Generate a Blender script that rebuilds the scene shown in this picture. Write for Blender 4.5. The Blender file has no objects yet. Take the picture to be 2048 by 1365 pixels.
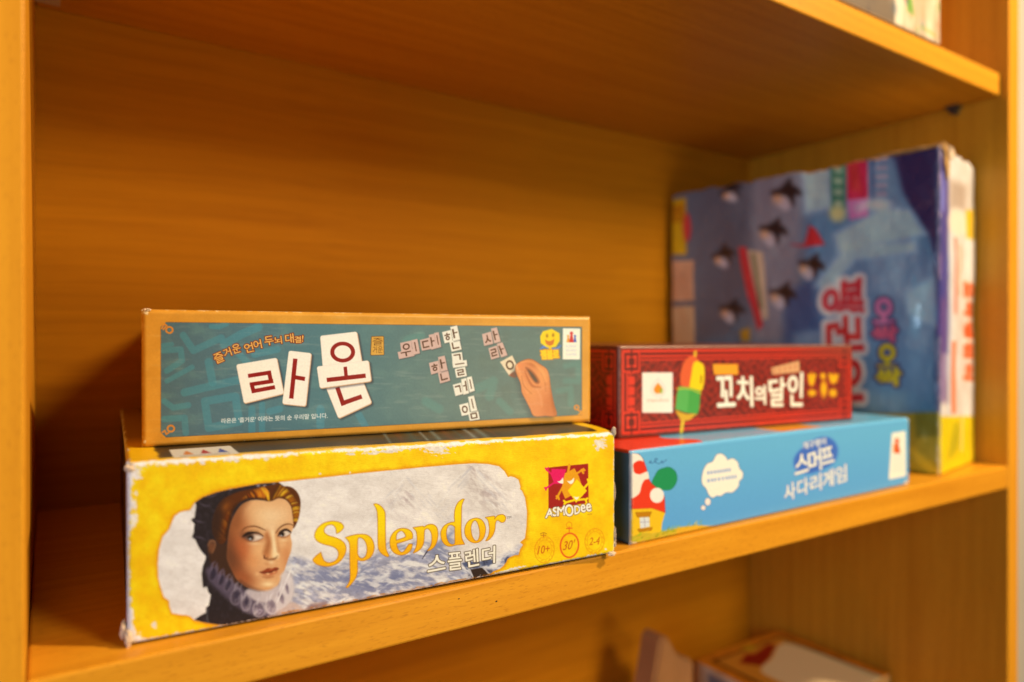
import bpy, bmesh, math, random
import numpy as np
from mathutils import Vector, Matrix, noise as mnoise

SC = bpy.context.scene
COL = SC.collection
random.seed(7)

# ------------------------------------------------------------------ camera
F_PX, YAW, PITCH, ROLL = 1412.86, 0.58289, -0.00222, 0.00026
cam_d = bpy.data.cameras.new('camera')
cam = bpy.data.objects.new('camera', cam_d)
COL.objects.link(cam)
cam_d.sensor_width = 36.0
cam_d.lens = F_PX / 2048 * 36.0
cam_d.clip_start = 0.01
cam_d.clip_end = 50
fw = Vector((math.sin(YAW) * math.cos(PITCH), math.cos(YAW) * math.cos(PITCH), math.sin(PITCH)))
rt = Vector((math.cos(YAW), -math.sin(YAW), 0))
up = rt.cross(fw)
rt2 = rt * math.cos(ROLL) + up * math.sin(ROLL)
up2 = up * math.cos(ROLL) - rt * math.sin(ROLL)
cam.matrix_world = Matrix(((rt2.x, up2.x, -fw.x, 0), (rt2.y, up2.y, -fw.y, 0), (rt2.z, up2.z, -fw.z, 0), (0, 0, 0, 1)))
cam_d.dof.use_dof = True
cam_d.dof.focus_distance = 0.355
cam_d.dof.aperture_fstop = 3.6
cam_d.dof.aperture_blades = 0
SC.camera = cam

# ------------------------------------------------------------------ light
world = bpy.data.worlds.new('World')
SC.world = world
world.use_nodes = True
bgn = world.node_tree.nodes['Background']
bgn.inputs[0].default_value = (1.0, 0.74, 0.46, 1)
bgn.inputs[1].default_value = 0.04


def area(name, target, direction, dist, size, power, color):
    ld = bpy.data.lights.new(name, 'AREA')
    ld.shape = 'DISK'
    ld.size = size
    ld.energy = power
    ld.color = color
    o = bpy.data.objects.new(name, ld)
    COL.objects.link(o)
    d = Vector(direction).normalized()
    o.location = Vector(target) + d * dist
    o.rotation_euler = d.to_track_quat('Z', 'Y').to_euler()
    return o


area('ceiling_lamp', (0.15, 0.3, -0.08), (1.31, -1.0, 1.49), 1.9, 0.10, 45, (1.0, 0.73, 0.41))
area('room_lamp', (0.3, 0.4, 0.0), (0.34, -1.0, 0.50), 1.7, 0.42, 17, (1.0, 0.74, 0.42))
area('low_fill_light', (0.4, 0.3, -0.15), (0.24, -1.0, -0.10), 1.8, 0.6, 6.5, (1.0, 0.75, 0.40))  # added unseen fill, brightens the back of the lower compartment
area('window_light', (0.6, 0.4, 0.0), (-1.9, -1.0, 0.12), 1.9, 0.7, 8.5, (0.56, 0.76, 1.0))

SC.view_settings.view_transform = 'Standard'
SC.view_settings.look = 'None'
SC.view_settings.exposure = 0.0
SC.view_settings.gamma = 1.0
SC.view_settings.use_curve_mapping = False

# ------------------------------------------------------------------ measured layout (metres)
ZS, D, XR, YB, TH = -0.12196, 0.3047, 0.77381, 0.60603, 0.0212
ZU, YU, XL = 0.23628, 0.31145, -0.00633


def ray(u, v):
    return fw + rt2 * ((u - 1024) / F_PX) - up2 * ((v - 682.5) / F_PX)


def proj(p):
    p = Vector(p)
    z = p.dot(fw)
    return (1024 + F_PX * p.dot(rt2) / z, 682.5 - F_PX * p.dot(up2) / z)


# ------------------------------------------------------------------ object helpers
def tag(o, label=None, cat=None, group=None, kind=None):
    if label: o['label'] = label
    if cat: o['category'] = cat
    if group: o['group'] = group
    if kind: o['kind'] = kind
    return o


def empty(name, loc, rz=0.0):
    o = bpy.data.objects.new(name, None)
    o.empty_display_size = 0.03
    COL.objects.link(o)
    o.location = loc
    o.rotation_euler = (0, 0, rz)
    return o


def link_mesh(name, me, mats, parent=None):
    o = bpy.data.objects.new(name, me)
    COL.objects.link(o)
    for m in (mats if isinstance(mats, (list, tuple)) else [mats]):
        me.materials.append(m)
    if parent is not None:
        o.parent = parent
    return o


def box_obj(name, lo, hi, mat, parent=None, bevel=0.0008, segs=2, subdiv=0, warp=0.0):
    bm = bmesh.new()
    bmesh.ops.create_cube(bm, size=1)
    lo, hi = Vector(lo), Vector(hi)
    for v in bm.verts:
        v.co = Vector([(lo[i] + hi[i]) / 2 + v.co[i] * (hi[i] - lo[i]) for i in range(3)])
    if bevel:
        bmesh.ops.bevel(bm, geom=bm.edges[:], offset=bevel, segments=segs, affect='EDGES', profile=0.5)
    if subdiv:
        bmesh.ops.subdivide_edges(bm, edges=[e for e in bm.edges if e.calc_length() > 0.02], cuts=subdiv, use_grid_fill=True)
        for v in bm.verts:
            n = mnoise.noise_vector(v.co * 14)
            v.co += n * warp
    me = bpy.data.meshes.new(name)
    bm.to_mesh(me)
    bm.free()
    for p in me.polygons: p.use_smooth = False
    return link_mesh(name, me, mat, parent)


# ------------------------------------------------------------------ materials
def new_mat(name):
    m = bpy.data.materials.new(name)
    m.use_nodes = True
    nt = m.node_tree
    b = nt.nodes['Principled BSDF']
    return m, nt, b


def N(nt, typ, **kw):
    n = nt.nodes.new(typ)
    for k, v in kw.items():
        setattr(n, k, v)
    return n


def wood(name, axis, light=(0.67, 0.310, 0.020), dark=(0.56, 0.238, 0.013), rough=0.38, fleck=0.35, spec=0.22):
    m, nt, b = new_mat(name)
    L = nt.links
    tc = N(nt, 'ShaderNodeTexCoord')
    mp = N(nt, 'ShaderNodeMapping')
    s = [130.0, 130.0, 130.0]
    s[axis] = 3.0
    mp.inputs['Scale'].default_value = s
    L.new(tc.outputs['Object'], mp.inputs[0])
    # slow bend of the grain
    wv = N(nt, 'ShaderNodeTexNoise')
    wv.inputs['Scale'].default_value = 5.0
    L.new(tc.outputs['Object'], wv.inputs['Vector'])
    vm = N(nt, 'ShaderNodeVectorMath', operation='MULTIPLY_ADD')
    vm.inputs[1].default_value = (1.6, 1.6, 1.6)
    L.new(wv.outputs['Color'], vm.inputs[0])
    L.new(mp.outputs[0], vm.inputs[2])
    n1 = N(nt, 'ShaderNodeTexNoise')
    n1.inputs['Scale'].default_value = 1.0
    n1.inputs['Detail'].default_value = 9
    n1.inputs['Roughness'].default_value = 0.68
    L.new(vm.outputs[0], n1.inputs['Vector'])
    r1 = N(nt, 'ShaderNodeValToRGB')
    r1.color_ramp.elements[0].position = 0.33
    r1.color_ramp.elements[0].color = (*dark, 1)
    r1.color_ramp.elements[1].position = 0.60
    r1.color_ramp.elements[1].color = (*light, 1)
    L.new(n1.outputs[0], r1.inputs[0])
    # beech flecks: short thin dashes
    mp2 = N(nt, 'ShaderNodeMapping')
    s2 = [1500.0, 1500.0, 1500.0]
    s2[axis] = 230.0
    mp2.inputs['Scale'].default_value = s2
    L.new(tc.outputs['Object'], mp2.inputs[0])
    n2 = N(nt, 'ShaderNodeTexNoise')
    n2.inputs['Scale'].default_value = 1.0
    n2.inputs['Detail'].default_value = 1
    L.new(mp2.outputs[0], n2.inputs['Vector'])
    r2 = N(nt, 'ShaderNodeValToRGB')
    r2.color_ramp.elements[0].position = 0.60
    r2.color_ramp.elements[0].color = (0, 0, 0, 1)
    r2.color_ramp.elements[1].position = 0.72
    r2.color_ramp.elements[1].color = (1, 1, 1, 1)
    L.new(n2.outputs[0], r2.inputs[0])
    mul = N(nt, 'ShaderNodeMath', operation='MULTIPLY')
    mul.inputs[1].default_value = fleck
    L.new(r2.outputs[0], mul.inputs[0])
    mx = N(nt, 'ShaderNodeMix', data_type='RGBA')
    L.new(mul.outputs[0], mx.inputs[0])
    L.new(r1.outputs[0], mx.inputs[6])
    mx.inputs[7].default_value = (0.30, 0.10, 0.008, 1)
    L.new(mx.outputs[2], b.inputs['Base Color'])
    b.inputs['Roughness'].default_value = rough
    b.inputs['Specular IOR Level'].default_value = spec
    bp = N(nt, 'ShaderNodeBump')
    bp.inputs['Strength'].default_value = 0.10
    bp.inputs['Distance'].default_value = 0.0006
    L.new(n1.outputs[0], bp.inputs['Height'])
    L.new(bp.outputs[0], b.inputs['Normal'])
    return m


def plain(name, color, rough=0.6, var=0.15, scale=120, spec=0.4):
    m, nt, b = new_mat(name)
    L = nt.links
    tc = N(nt, 'ShaderNodeTexCoord')
    n1 = N(nt, 'ShaderNodeTexNoise')
    n1.inputs['Scale'].default_value = scale
    n1.inputs['Detail'].default_value = 4
    L.new(tc.outputs['Object'], n1.inputs['Vector'])
    r = N(nt, 'ShaderNodeValToRGB')
    r.color_ramp.elements[0].position = 0.3
    r.color_ramp.elements[1].position = 0.7
    r.color_ramp.elements[0].color = (*[c * (1 - var) for c in color], 1)
    r.color_ramp.elements[1].color = (*[min(1, c * (1 + var)) for c in color], 1)
    L.new(n1.outputs[0], r.inputs[0])
    L.new(r.outputs[0], b.inputs['Base Color'])
    b.inputs['Roughness'].default_value = rough
    b.inputs['Specular IOR Level'].default_value = spec
    bp = N(nt, 'ShaderNodeBump')
    bp.inputs['Strength'].default_value = 0.15
    bp.inputs['Distance'].default_value = 0.0004
    L.new(n1.outputs[0], bp.inputs['Height'])
    L.new(bp.outputs[0], b.inputs['Normal'])
    return m


def print_mat(name, rough=0.42, coat=0.0, bump='paper', spec=0.4, bstr=0.12):
    """printed paper: ink comes from the mesh's colour attribute"""
    m, nt, b = new_mat(name)
    L = nt.links
    at = N(nt, 'ShaderNodeAttribute', attribute_name='ink')
    tc = N(nt, 'ShaderNodeTexCoord')
    n1 = N(nt, 'ShaderNodeTexNoise')
    n1.inputs['Scale'].default_value = 900
    n1.inputs['Detail'].default_value = 3
    L.new(tc.outputs['Object'], n1.inputs['Vector'])
    mr = N(nt, 'ShaderNodeMapRange')
    mr.inputs[1].default_value = 0.3
    mr.inputs[2].default_value = 0.7
    mr.inputs[3].default_value = 0.95
    mr.inputs[4].default_value = 1.03
    L.new(n1.outputs[0], mr.inputs[0])
    vm = N(nt, 'ShaderNodeVectorMath', operation='SCALE')
    L.new(at.outputs['Color'], vm.inputs[0])
    L.new(mr.outputs[0], vm.inputs['Scale'])
    L.new(vm.outputs[0], b.inputs['Base Color'])
    b.inputs['Roughness'].default_value = rough
    b.inputs['Specular IOR Level'].default_value = spec
    b.inputs['Coat Weight'].default_value = coat
    b.inputs['Coat Roughness'].default_value = 0.12
    bp = N(nt, 'ShaderNodeBump')
    bp.inputs['Strength'].default_value = bstr
    bp.inputs['Distance'].default_value = 0.0005
    if bump == 'linen':
        mp = N(nt, 'ShaderNodeMapping')
        mp.inputs['Scale'].default_value = (300, 300, 3200)
        L.new(tc.outputs['Object'], mp.inputs[0])
        n2 = N(nt, 'ShaderNodeTexNoise')
        n2.inputs['Scale'].default_value = 1
        L.new(mp.outputs[0], n2.inputs['Vector'])
        L.new(n2.outputs[0], bp.inputs['Height'])
    elif bump == 'wrap':
        n2 = N(nt, 'ShaderNodeTexNoise')
        n2.inputs['Scale'].default_value = 18
        n2.inputs['Detail'].default_value = 3
        n2.inputs['Distortion'].default_value = 0.6
        L.new(tc.outputs['Object'], n2.inputs['Vector'])
        bp.inputs['Distance'].default_value = 0.004
        bp.inputs['Strength'].default_value = bstr
        L.new(n2.outputs[0], bp.inputs['Height'])
        L.new(bp.outputs[0], b.inputs['Coat Normal'])
    else:
        L.new(n1.outputs[0], bp.inputs['Height'])
    if bump != 'wrap':
        L.new(bp.outputs[0], b.inputs['Normal'])
    return m


# ------------------------------------------------------------------ numpy print shop
def lin(c):
    c = np.asarray(c, float) / 255.0
    return np.where(c <= 0.04045, c / 12.92, ((c + 0.055) / 1.055) ** 2.4)


def homog(src, dst):
    A = []
    for (x, y), (u, v) in zip(src, dst):
        A.append([x, y, 1, 0, 0, 0, -u * x, -u * y, -u])
        A.append([0, 0, 0, x, y, 1, -v * x, -v * y, -v])
    _, _, vt = np.linalg.svd(np.array(A, float))
    return vt[-1].reshape(3, 3)


def apply_h(Hm, x, y):
    w = Hm[2, 0] * x + Hm[2, 1] * y + Hm[2, 2]
    return (Hm[0, 0] * x + Hm[0, 1] * y + Hm[0, 2]) / w, (Hm[1, 0] * x + Hm[1, 1] * y + Hm[1, 2]) / w


_rng = np.random.RandomState(5)
_tab = _rng.rand(256, 256)


def vnoise(x, y):
    xi = np.floor(x).astype(int); yi = np.floor(y).astype(int)
    fx = x - xi; fy = y - yi
    fx = fx * fx * (3 - 2 * fx); fy = fy * fy * (3 - 2 * fy)
    a = _tab[yi % 256, xi % 256]; b = _tab[yi % 256, (xi + 1) % 256]
    c = _tab[(yi + 1) % 256, xi % 256]; d = _tab[(yi + 1) % 256, (xi + 1) % 256]
    return (a * (1 - fx) + b * fx) * (1 - fy) + (c * (1 - fx) + d * fx) * fy


def fbm(x, y, o=4):
    s = 0; a = 0.5; t = 0
    for i in range(o):
        s = s + a * vnoise(x * 2 ** i + 17.3 * i, y * 2 ** i + 9.1 * i); t += a; a *= 0.5
    return s / t


def cat(pts, n=6, closed=False):
    pts = [np.array(p, float) for p in pts]
    if len(pts) < 3: return pts
    if closed: P = [pts[-1]] + pts + [pts[0], pts[1]]
    else: P = [2 * pts[0] - pts[1]] + pts + [2 * pts[-1] - pts[-2]]
    out = []
    for i in range(1, len(P) - 2):
        p0, p1, p2, p3 = P[i - 1:i + 3]
        for k in range(n):
            t = k / n
            out.append(0.5 * ((2 * p1) + (-p0 + p2) * t + (2 * p0 - 5 * p1 + 4 * p2 - p3) * t * t + (-p0 + 3 * p1 - 3 * p2 + p3) * t ** 3))
    if not closed: out.append(P[-2])
    return out


def path(*segs, n=5):
    out = []
    for s in segs:
        out += cat(s, n)
    return out


def ell(cx, cy, rx, ry, ang=0, n=28):
    a = math.radians(ang)
    return [(cx + rx * math.cos(t) * math.cos(a) - ry * math.sin(t) * math.sin(a), cy + rx * math.cos(t) * math.sin(a) + ry * math.sin(t) * math.cos(a))
            for t in [2 * math.pi * k / n for k in range(n)]]


def bar(p, q, w):
    p = np.array(p, float); q = np.array(q, float)
    d = (q - p) / np.linalg.norm(q - p); m = np.array([-d[1], d[0]]) * w / 2
    return [p + m, q + m, q - m, p - m]


def edges_of(polys):
    E = []
    for P in polys:
        for i in range(len(P)):
            a, b = P[i], P[(i + 1) % len(P)]
            E.append((a[0], a[1], b[0], b[1]))
    return np.array(E, float)


_glyph = {}


def glyph_edges(s):
    """outline of a string set in Blender's built-in font, as edges in a 0..1 box (y down)"""
    if s in _glyph: return _glyph[s]
    c = bpy.data.curves.new('type', 'FONT')
    c.body = s
    c.resolution_u = 3
    o = bpy.data.objects.new('type', c)
    COL.objects.link(o)
    dg = bpy.context.evaluated_depsgraph_get()
    me = o.evaluated_get(dg).to_mesh()
    cnt = {}
    for p in me.polygons:
        vs = list(p.vertices)
        for i in range(len(vs)):
            k = (min(vs[i], vs[(i + 1) % len(vs)]), max(vs[i], vs[(i + 1) % len(vs)]))
            cnt[k] = cnt.get(k, 0) + 1
    co = [v.co.copy() for v in me.vertices]
    E = np.array([(co[a].x, co[a].y, co[b].x, co[b].y) for (a, b), n in cnt.items() if n == 1])
    bpy.data.objects.remove(o)
    bpy.data.curves.remove(c)
    x0, x1 = E[:, [0, 2]].min(), E[:, [0, 2]].max()
    y0, y1 = E[:, [1, 3]].min(), E[:, [1, 3]].max()
    if y1 - y0 < 0.25 * (x1 - x0):
        pass
    E = np.stack([(E[:, 0] - x0) / max(x1 - x0, 1e-6), (y1 - E[:, 1]) / max(y1 - y0, 1e-6),
                  (E[:, 2] - x0) / max(x1 - x0, 1e-6), (y1 - E[:, 3]) / max(y1 - y0, 1e-6)], 1)
    _glyph[s] = E
    return E


class Face:
    """one printed face: a fine grid of ink colours on the box, drawn in the units of the measured corners"""
    def __init__(s, W, H, res, quad, base, off=(0, 0), k=1.0, white=(255, 226, 188), at=None):
        s.W, s.H = W, H
        s.pad = 0
        s.nx = max(2, int(W * 1000 * res)); s.ny = max(2, int(H * 1000 * res))
        u = np.linspace(0, W, s.nx); v = np.linspace(0, H, s.ny)
        s.u, s.v = np.meshgrid(u, v)
        s.Hm = homog([(0, 0), (W, 0), (W, H), (0, H)], quad)
        s.Hi = np.linalg.inv(s.Hm)
        s.X, s.Y = apply_h(s.Hm, s.u, s.v)
        s.fn = None
        if at is not None:      # (loc, rz, origin, U, V, fn): measured units taken from where the face really stands
            loc, rz, og, U, V, s.fn = at
            def px(u_, v_, fn):
                P = np.array(og, float) + u_[..., None] * np.array(U, float) + v_[..., None] * np.array(V, float)
                if fn is not None: P = fn(P)
                c, s_ = math.cos(rz), math.sin(rz)
                x = loc[0] + c * P[..., 0] - s_ * P[..., 1]; y = loc[1] + s_ * P[..., 0] + c * P[..., 1]; z = loc[2] + P[..., 2]
                d = x * fw.x + y * fw.y + z * fw.z
                return 1024 + F_PX * (x * rt2.x + y * rt2.y + z * rt2.z) / d, 682.5 - F_PX * (x * up2.x + y * up2.y + z * up2.z) / d
            qx, qy = px(np.array([0, W, W, 0.]), np.array([0, 0, H, H]), None)
            s.Hm = homog([(0, 0), (W, 0), (W, H), (0, H)], list(zip(qx, qy)))
            s.Hi = np.linalg.inv(s.Hm)
            s.X, s.Y = px(s.u, s.v, s.fn)
            s.pad = 12 if s.fn is not None else 0
        s.rgb = np.zeros((s.ny, s.nx, 3)); s.rgb[:] = base
        s.pid = np.zeros((s.ny, s.nx), int)
        s.parts = ['']
        s.o = off; s.k = k; s.white = white
        s.clip = None

    def frame(s, x0=0, y0=0, k=1.0):
        s.o = (x0, y0); s.k = k

    def T(s, pts):
        return [(s.o[0] + p[0] / s.k, s.o[1] + p[1] / s.k) for p in pts]

    def sl(s, x0, y0, x1, y1):
        x0 -= s.pad; y0 -= s.pad; x1 += s.pad; y1 += s.pad
        cx, cy = apply_h(s.Hi, np.array([x0, x1, x1, x0], float), np.array([y0, y0, y1, y1], float))
        i0 = max(0, int(cy.min() / s.H * (s.ny - 1)) - 1); i1 = min(s.ny, int(cy.max() / s.H * (s.ny - 1)) + 3)
        j0 = max(0, int(cx.min() / s.W * (s.nx - 1)) - 1); j1 = min(s.nx, int(cx.max() / s.W * (s.nx - 1)) + 3)
        return slice(i0, max(i0, i1)), slice(j0, max(j0, j1))

    def part(s, name):
        if name not in s.parts: s.parts.append(name)
        return s.parts.index(name)

    def mix(s, S, a, color, part=None):
        if s.clip is not None: a = a * s.clip[S]
        c = np.asarray(color, float)
        s.rgb[S] = s.rgb[S] * (1 - a[..., None]) + c * a[..., None]
        if part: s.pid[S][a > 0.35] = s.part(part)

    def sd(s, E, S):
        X, Y = s.X[S], s.Y[S]
        d2 = np.full(X.shape, 1e12); ins = np.zeros(X.shape, bool)
        for ax, ay, bx, by in E:
            ex, ey = bx - ax, by - ay
            L = ex * ex + ey * ey
            if L < 1e-12: continue
            wx, wy = X - ax, Y - ay
            t = np.clip((wx * ex + wy * ey) / L, 0, 1)
            dx, dy = wx - ex * t, wy - ey * t
            d2 = np.minimum(d2, dx * dx + dy * dy)
            if ay != by:
                ins ^= ((Y >= ay) != (Y >= by)) & (X < ax + (Y - ay) * ex / ey)
        d = np.sqrt(d2)
        return np.where(ins, -d, d)

    def E_fill(s, E, color, soft=0.6, a=1.0, grow=0.0, outline=None, part=None, shade=None):
        m = soft + abs(grow) + (outline[1] if outline else 0) + 2
        S = s.sl(E[:, [0, 2]].min() - m, E[:, [1, 3]].min() - m, E[:, [0, 2]].max() + m, E[:, [1, 3]].max() + m)
        if s.X[S].size == 0: return
        d = s.sd(E, S) - grow
        if outline:
            s.mix(S, np.clip(0.5 - (d - outline[1]) / (2 * soft), 0, 1) * a, outline[0], part)
        al = np.clip(0.5 - d / (2 * soft), 0, 1) * a
        if shade is None:
            s.mix(S, al, color, part)
        else:
            s.mix(S, al, shade(s.X[S], s.Y[S], d), part)
        return S, d

    def poly(s, pts, color, **kw):
        return s.E_fill(edges_of([s.T(pts)]), color, **kw)

    def polys(s, ps, color, **kw):
        return s.E_fill(edges_of([s.T(p) for p in ps]), color, **kw)

    def stroke(s, pts, w, color, soft=0.6, a=1.0, smooth=True, part=None):
        if not hasattr(w, '__len__'): w = [w] * len(pts)
        P = [(p[0], p[1], ww) for p, ww in zip(pts, w)]
        if smooth and len(P) > 2: P = cat(P, 5)
        Q = [(s.o[0] + p[0] / s.k, s.o[1] + p[1] / s.k, max(0.05, p[2] / 2)) for p in P]
        m = max(q[2] for q in Q) + soft + 1
        S = s.sl(min(q[0] for q in Q) - m, min(q[1] for q in Q) - m, max(q[0] for q in Q) + m, max(q[1] for q in Q) + m)
        X, Y = s.X[S], s.Y[S]
        if X.size == 0: return
        d = np.full(X.shape, 1e6)
        for (ax, ay, ra), (bx, by, rb) in zip(Q[:-1], Q[1:]):
            ex, ey = bx - ax, by - ay
            L = ex * ex + ey * ey + 1e-9
            t = np.clip(((X - ax) * ex + (Y - ay) * ey) / L, 0, 1)
            d = np.minimum(d, np.hypot(X - ax - ex * t, Y - ay - ey * t) - (ra + (rb - ra) * t))
        s.mix(S, np.clip(0.5 - d / (2 * soft), 0, 1) * a, color, part)

    def blob(s, c, r, color, a=1.0, ang=0, p=2.0, part=None):
        (x, y), = s.T([c])
        rx, ry = (r if hasattr(r, '__len__') else (r, r))
        rx /= s.k; ry /= s.k
        m = max(rx, ry) * 2.2
        S = s.sl(x - m, y - m, x + m, y + m)
        if s.X[S].size == 0: return
        t = math.radians(ang)
        dx, dy = s.X[S] - x, s.Y[S] - y
        q = np.hypot((dx * math.cos(t) + dy * math.sin(t)) / rx, (-dx * math.sin(t) + dy * math.cos(t)) / ry)
        s.mix(S, np.exp(-q ** p) * a, color, part)

    def text(s, t, quad, color, **kw):
        """quad: TL, TR, BR, BL of the inked box"""
        q = np.array(s.T(quad), float)
        E = glyph_edges(t)

        def m(x, y):
            return [(1 - x) * (1 - y) * q[0, i] + x * (1 - y) * q[1, i] + x * y * q[2, i] + (1 - x) * y * q[3, i] for i in (0, 1)]
        a = m(E[:, 0], E[:, 1]); b = m(E[:, 2], E[:, 3])
        return s.E_fill(np.stack([a[0], a[1], b[0], b[1]], 1), color, **kw)

    def mask(s, pts, grow=0, soft=0.8):
        E = edges_of([s.T(pts)])
        S = (slice(None), slice(None))
        return np.clip(0.5 - (s.sd(E, S) - grow) / (2 * soft), 0, 1)

    def build(s, name, origin, U, V, nrm, r, mats, parent, warp=0.0):
        """origin = top left corner in the parent's frame; parts named in drawing become meshes of their own"""
        origin, U, V, nrm = map(lambda a: np.array(a, float), (origin, U, V, nrm))
        dx = np.maximum(np.maximum(r - s.u, r - (s.W - s.u)), 0)
        dy = np.maximum(np.maximum(r - s.v, r - (s.H - s.v)), 0)
        q = np.minimum(np.hypot(dx, dy), r * 0.999)
        z = (r - np.sqrt(r * r - q * q)) if r > 0 else 0 * q
        P = origin + s.u[..., None] * U + s.v[..., None] * V - z[..., None] * nrm
        if s.fn is not None: P = s.fn(P)
        if warp:
            wn_ = fbm(s.u * 28 + 3.1, s.v * 22 + 1.7, 4) - .45
            P = P + (wn_ * 2 * warp)[..., None] * nrm
            tb = np.clip(1 - s.v / 0.02, 0, 1) * (fbm(s.u * 60, s.v * 0 + 4, 3) - .45)
            P = P + (tb * 3 * warp)[..., None] * V
        w = lin(s.white)
        C = lin(np.clip(s.rgb, 0, 255)) / w * 0.80
        C = np.clip(C, 0.004, 0.86)
        P = P.reshape(-1, 3); C = C.reshape(-1, 3)
        idx = np.arange(s.nx * s.ny).reshape(s.ny, s.nx)
        Q = np.stack([idx[:-1, :-1], idx[1:, :-1], idx[1:, 1:], idx[:-1, 1:]], -1).reshape(-1, 4)
        n0 = np.cross(P[Q[0, 1]] - P[Q[0, 0]], P[Q[0, 3]] - P[Q[0, 0]])
        if n0 @ nrm < 0: Q = Q[:, ::-1]
        fid = s.pid[:-1, :-1].reshape(-1)
        main = None
        for i, pn in enumerate(s.parts):
            q_ = Q[fid == i]
            if len(q_) == 0: continue
            used, inv = np.unique(q_, return_inverse=True)
            pn = pn.split('#')[0]
            me = bpy.data.meshes.new(pn or name)
            me.vertices.add(len(used)); me.vertices.foreach_set('co', P[used].reshape(-1).astype(np.float32))
            me.loops.add(q_.size); me.loops.foreach_set('vertex_index', inv.reshape(-1).astype(np.int32))
            me.polygons.add(len(q_)); me.polygons.foreach_set('loop_start', np.arange(0, q_.size, 4, dtype=np.int32))
            me.polygons.foreach_set('loop_total', np.full(len(q_), 4, np.int32))
            me.update(calc_edges=True)
            at = me.color_attributes.new('ink', 'FLOAT_COLOR', 'POINT')
            cc = np.ones((len(used), 4), np.float32); cc[:, :3] = C[used]
            at.data.foreach_set('color', cc.reshape(-1))
            me.polygons.foreach_set('use_smooth', np.ones(len(q_), bool))
            o = link_mesh(pn or name, me, mats, parent if i == 0 else main)
            if i == 0: main = o
        return main


# ------------------------------------------------------------------ bookcase
WX = wood('beech_along_shelf', 0)
WB = wood('beech_back_panel', 0, light=(0.57, 0.232, 0.008), dark=(0.455, 0.172, 0.006), rough=0.55, fleck=0.12, spec=0.05)
WZ = wood('beech_upright', 2, fleck=0.35)
WU = wood('beech_front_edge', 0, light=(0.78, 0.40, 0.065), dark=(0.66, 0.31, 0.045), fleck=0.7)

case = empty('bookcase', (0, 0, 0))
tag(case, 'orange beech wood bookcase with open shelves holding the game boxes', 'bookcase')
box_obj('side_panel', (XL - 0.0215, D, -0.62), (XL, YB - 0.0004, 0.72), WZ, case)
box_obj('side_panel', (XR, D, -0.62), (XR + 0.0215, YB - 0.0004, 0.72), WZ, case)
box_obj('shelf', (XL + 0.0002, D + 0.0002, ZS - TH), (XR - 0.0002, YB - 0.0004, ZS), WX, case, bevel=0.0012)
box_obj('shelf', (XL + 0.0006, YU, ZU), (XR - 0.0035, YB - 0.001, ZU + TH), WX, case, bevel=0.0012)
box_obj('shelf', (XL + 0.0006, YU, -0.52), (XR - 0.0015, YB - 0.001, -0.50), WX, case, bevel=0.0012)
box_obj('back_panel', (XL - 0.02, YB, -0.62), (XR + 0.02, YB + 0.006, 0.72), WB, case, bevel=0)
pinm = plain('dark_metal', (0.05, 0.045, 0.045), 0.35, spec=0.6)


def shelf_pin(y):
    bm = bmesh.new()
    bmesh.ops.create_cone(bm, cap_ends=True, segments=20, radius1=0.0035, radius2=0.0035, depth=0.009,
                          matrix=Matrix.Translation((XR - 0.0045, y, ZU - 0.0045)) @ Matrix.Rotation(math.pi / 2, 4, 'Y'))
    bmesh.ops.create_cube(bm, size=1, matrix=Matrix.Translation((XR - 0.006, y, ZU - 0.0012)) @ Matrix.Diagonal((0.012, 0.012, 0.0018, 1)))
    me = bpy.data.meshes.new('shelf_pin'); bm.to_mesh(me); bm.free()
    link_mesh('shelf_pin', me, pinm, case)


d__ = ray(90, 2); d__ = d__ * (ZU / d__.z)
box_obj('paper_sticker', (d__.x - .008, d__.y - .02, ZU - .0004), (d__.x + .009, d__.y + .004, ZU - .0001), plain('sticker_paper', (.6, .5, .38), .6, .05), case, bevel=0)
shelf_pin(0.352)

speckm = plain('dark_speck', (.03, .015, .008), .8)
for (u_, v_, s_) in [(918, 1198, .00028), (993, 1203, .0004)]:
    d__ = ray(u_, v_); d__ = d__ * ((D + .0001) / d__.y)
    bm = bmesh.new(); bmesh.ops.create_icosphere(bm, subdivisions=2, radius=1)
    for v in bm.verts: v.co = Vector((v.co.x * s_ * 1.5, v.co.y * s_ * .3, v.co.z * s_)) + d__
    me = bpy.data.meshes.new('dent'); bm.to_mesh(me); bm.free()
    link_mesh('dent', me, speckm, case)

# pale wall behind the bookcase
wl = box_obj('wall', (-1.5, YB + 0.03, -1.2), (3.0, YB + 0.08, 1.6), plain('wall_paint', (0.74, 0.73, 0.72), 0.8, 0.04, 6), None, bevel=0)
tag(wl, kind='structure')

PAPER = plain('worn_cardboard', (0.62, 0.50, 0.40), 0.85, 0.25, 420, spec=0.2)
KRAFT = plain('brown_cardboard', (0.42, 0.25, 0.10), 0.85, 0.25, 300, spec=0.2)


def crumple(name, center, size, parent, mat, seed, detail=2, amp=0.45):
    """small torn lump of cardboard fibre"""
    bm = bmesh.new()
    bmesh.ops.create_icosphere(bm, subdivisions=3, radius=1)
    for v in bm.verts:
        n = mnoise.noise(v.co * 2.2 + Vector((seed, seed * 1.7, 0)))
        n2 = mnoise.noise(v.co * 6 + Vector((seed * 3, 0, 2)))
        v.co *= 1 + amp * n + 0.2 * n2
        v.co = Vector((v.co.x * size[0], v.co.y * size[1], v.co.z * size[2])) + Vector(center)
    me = bpy.data.meshes.new(name); bm.to_mesh(me); bm.free()
    return link_mesh(name, me, mat, parent)


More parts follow.
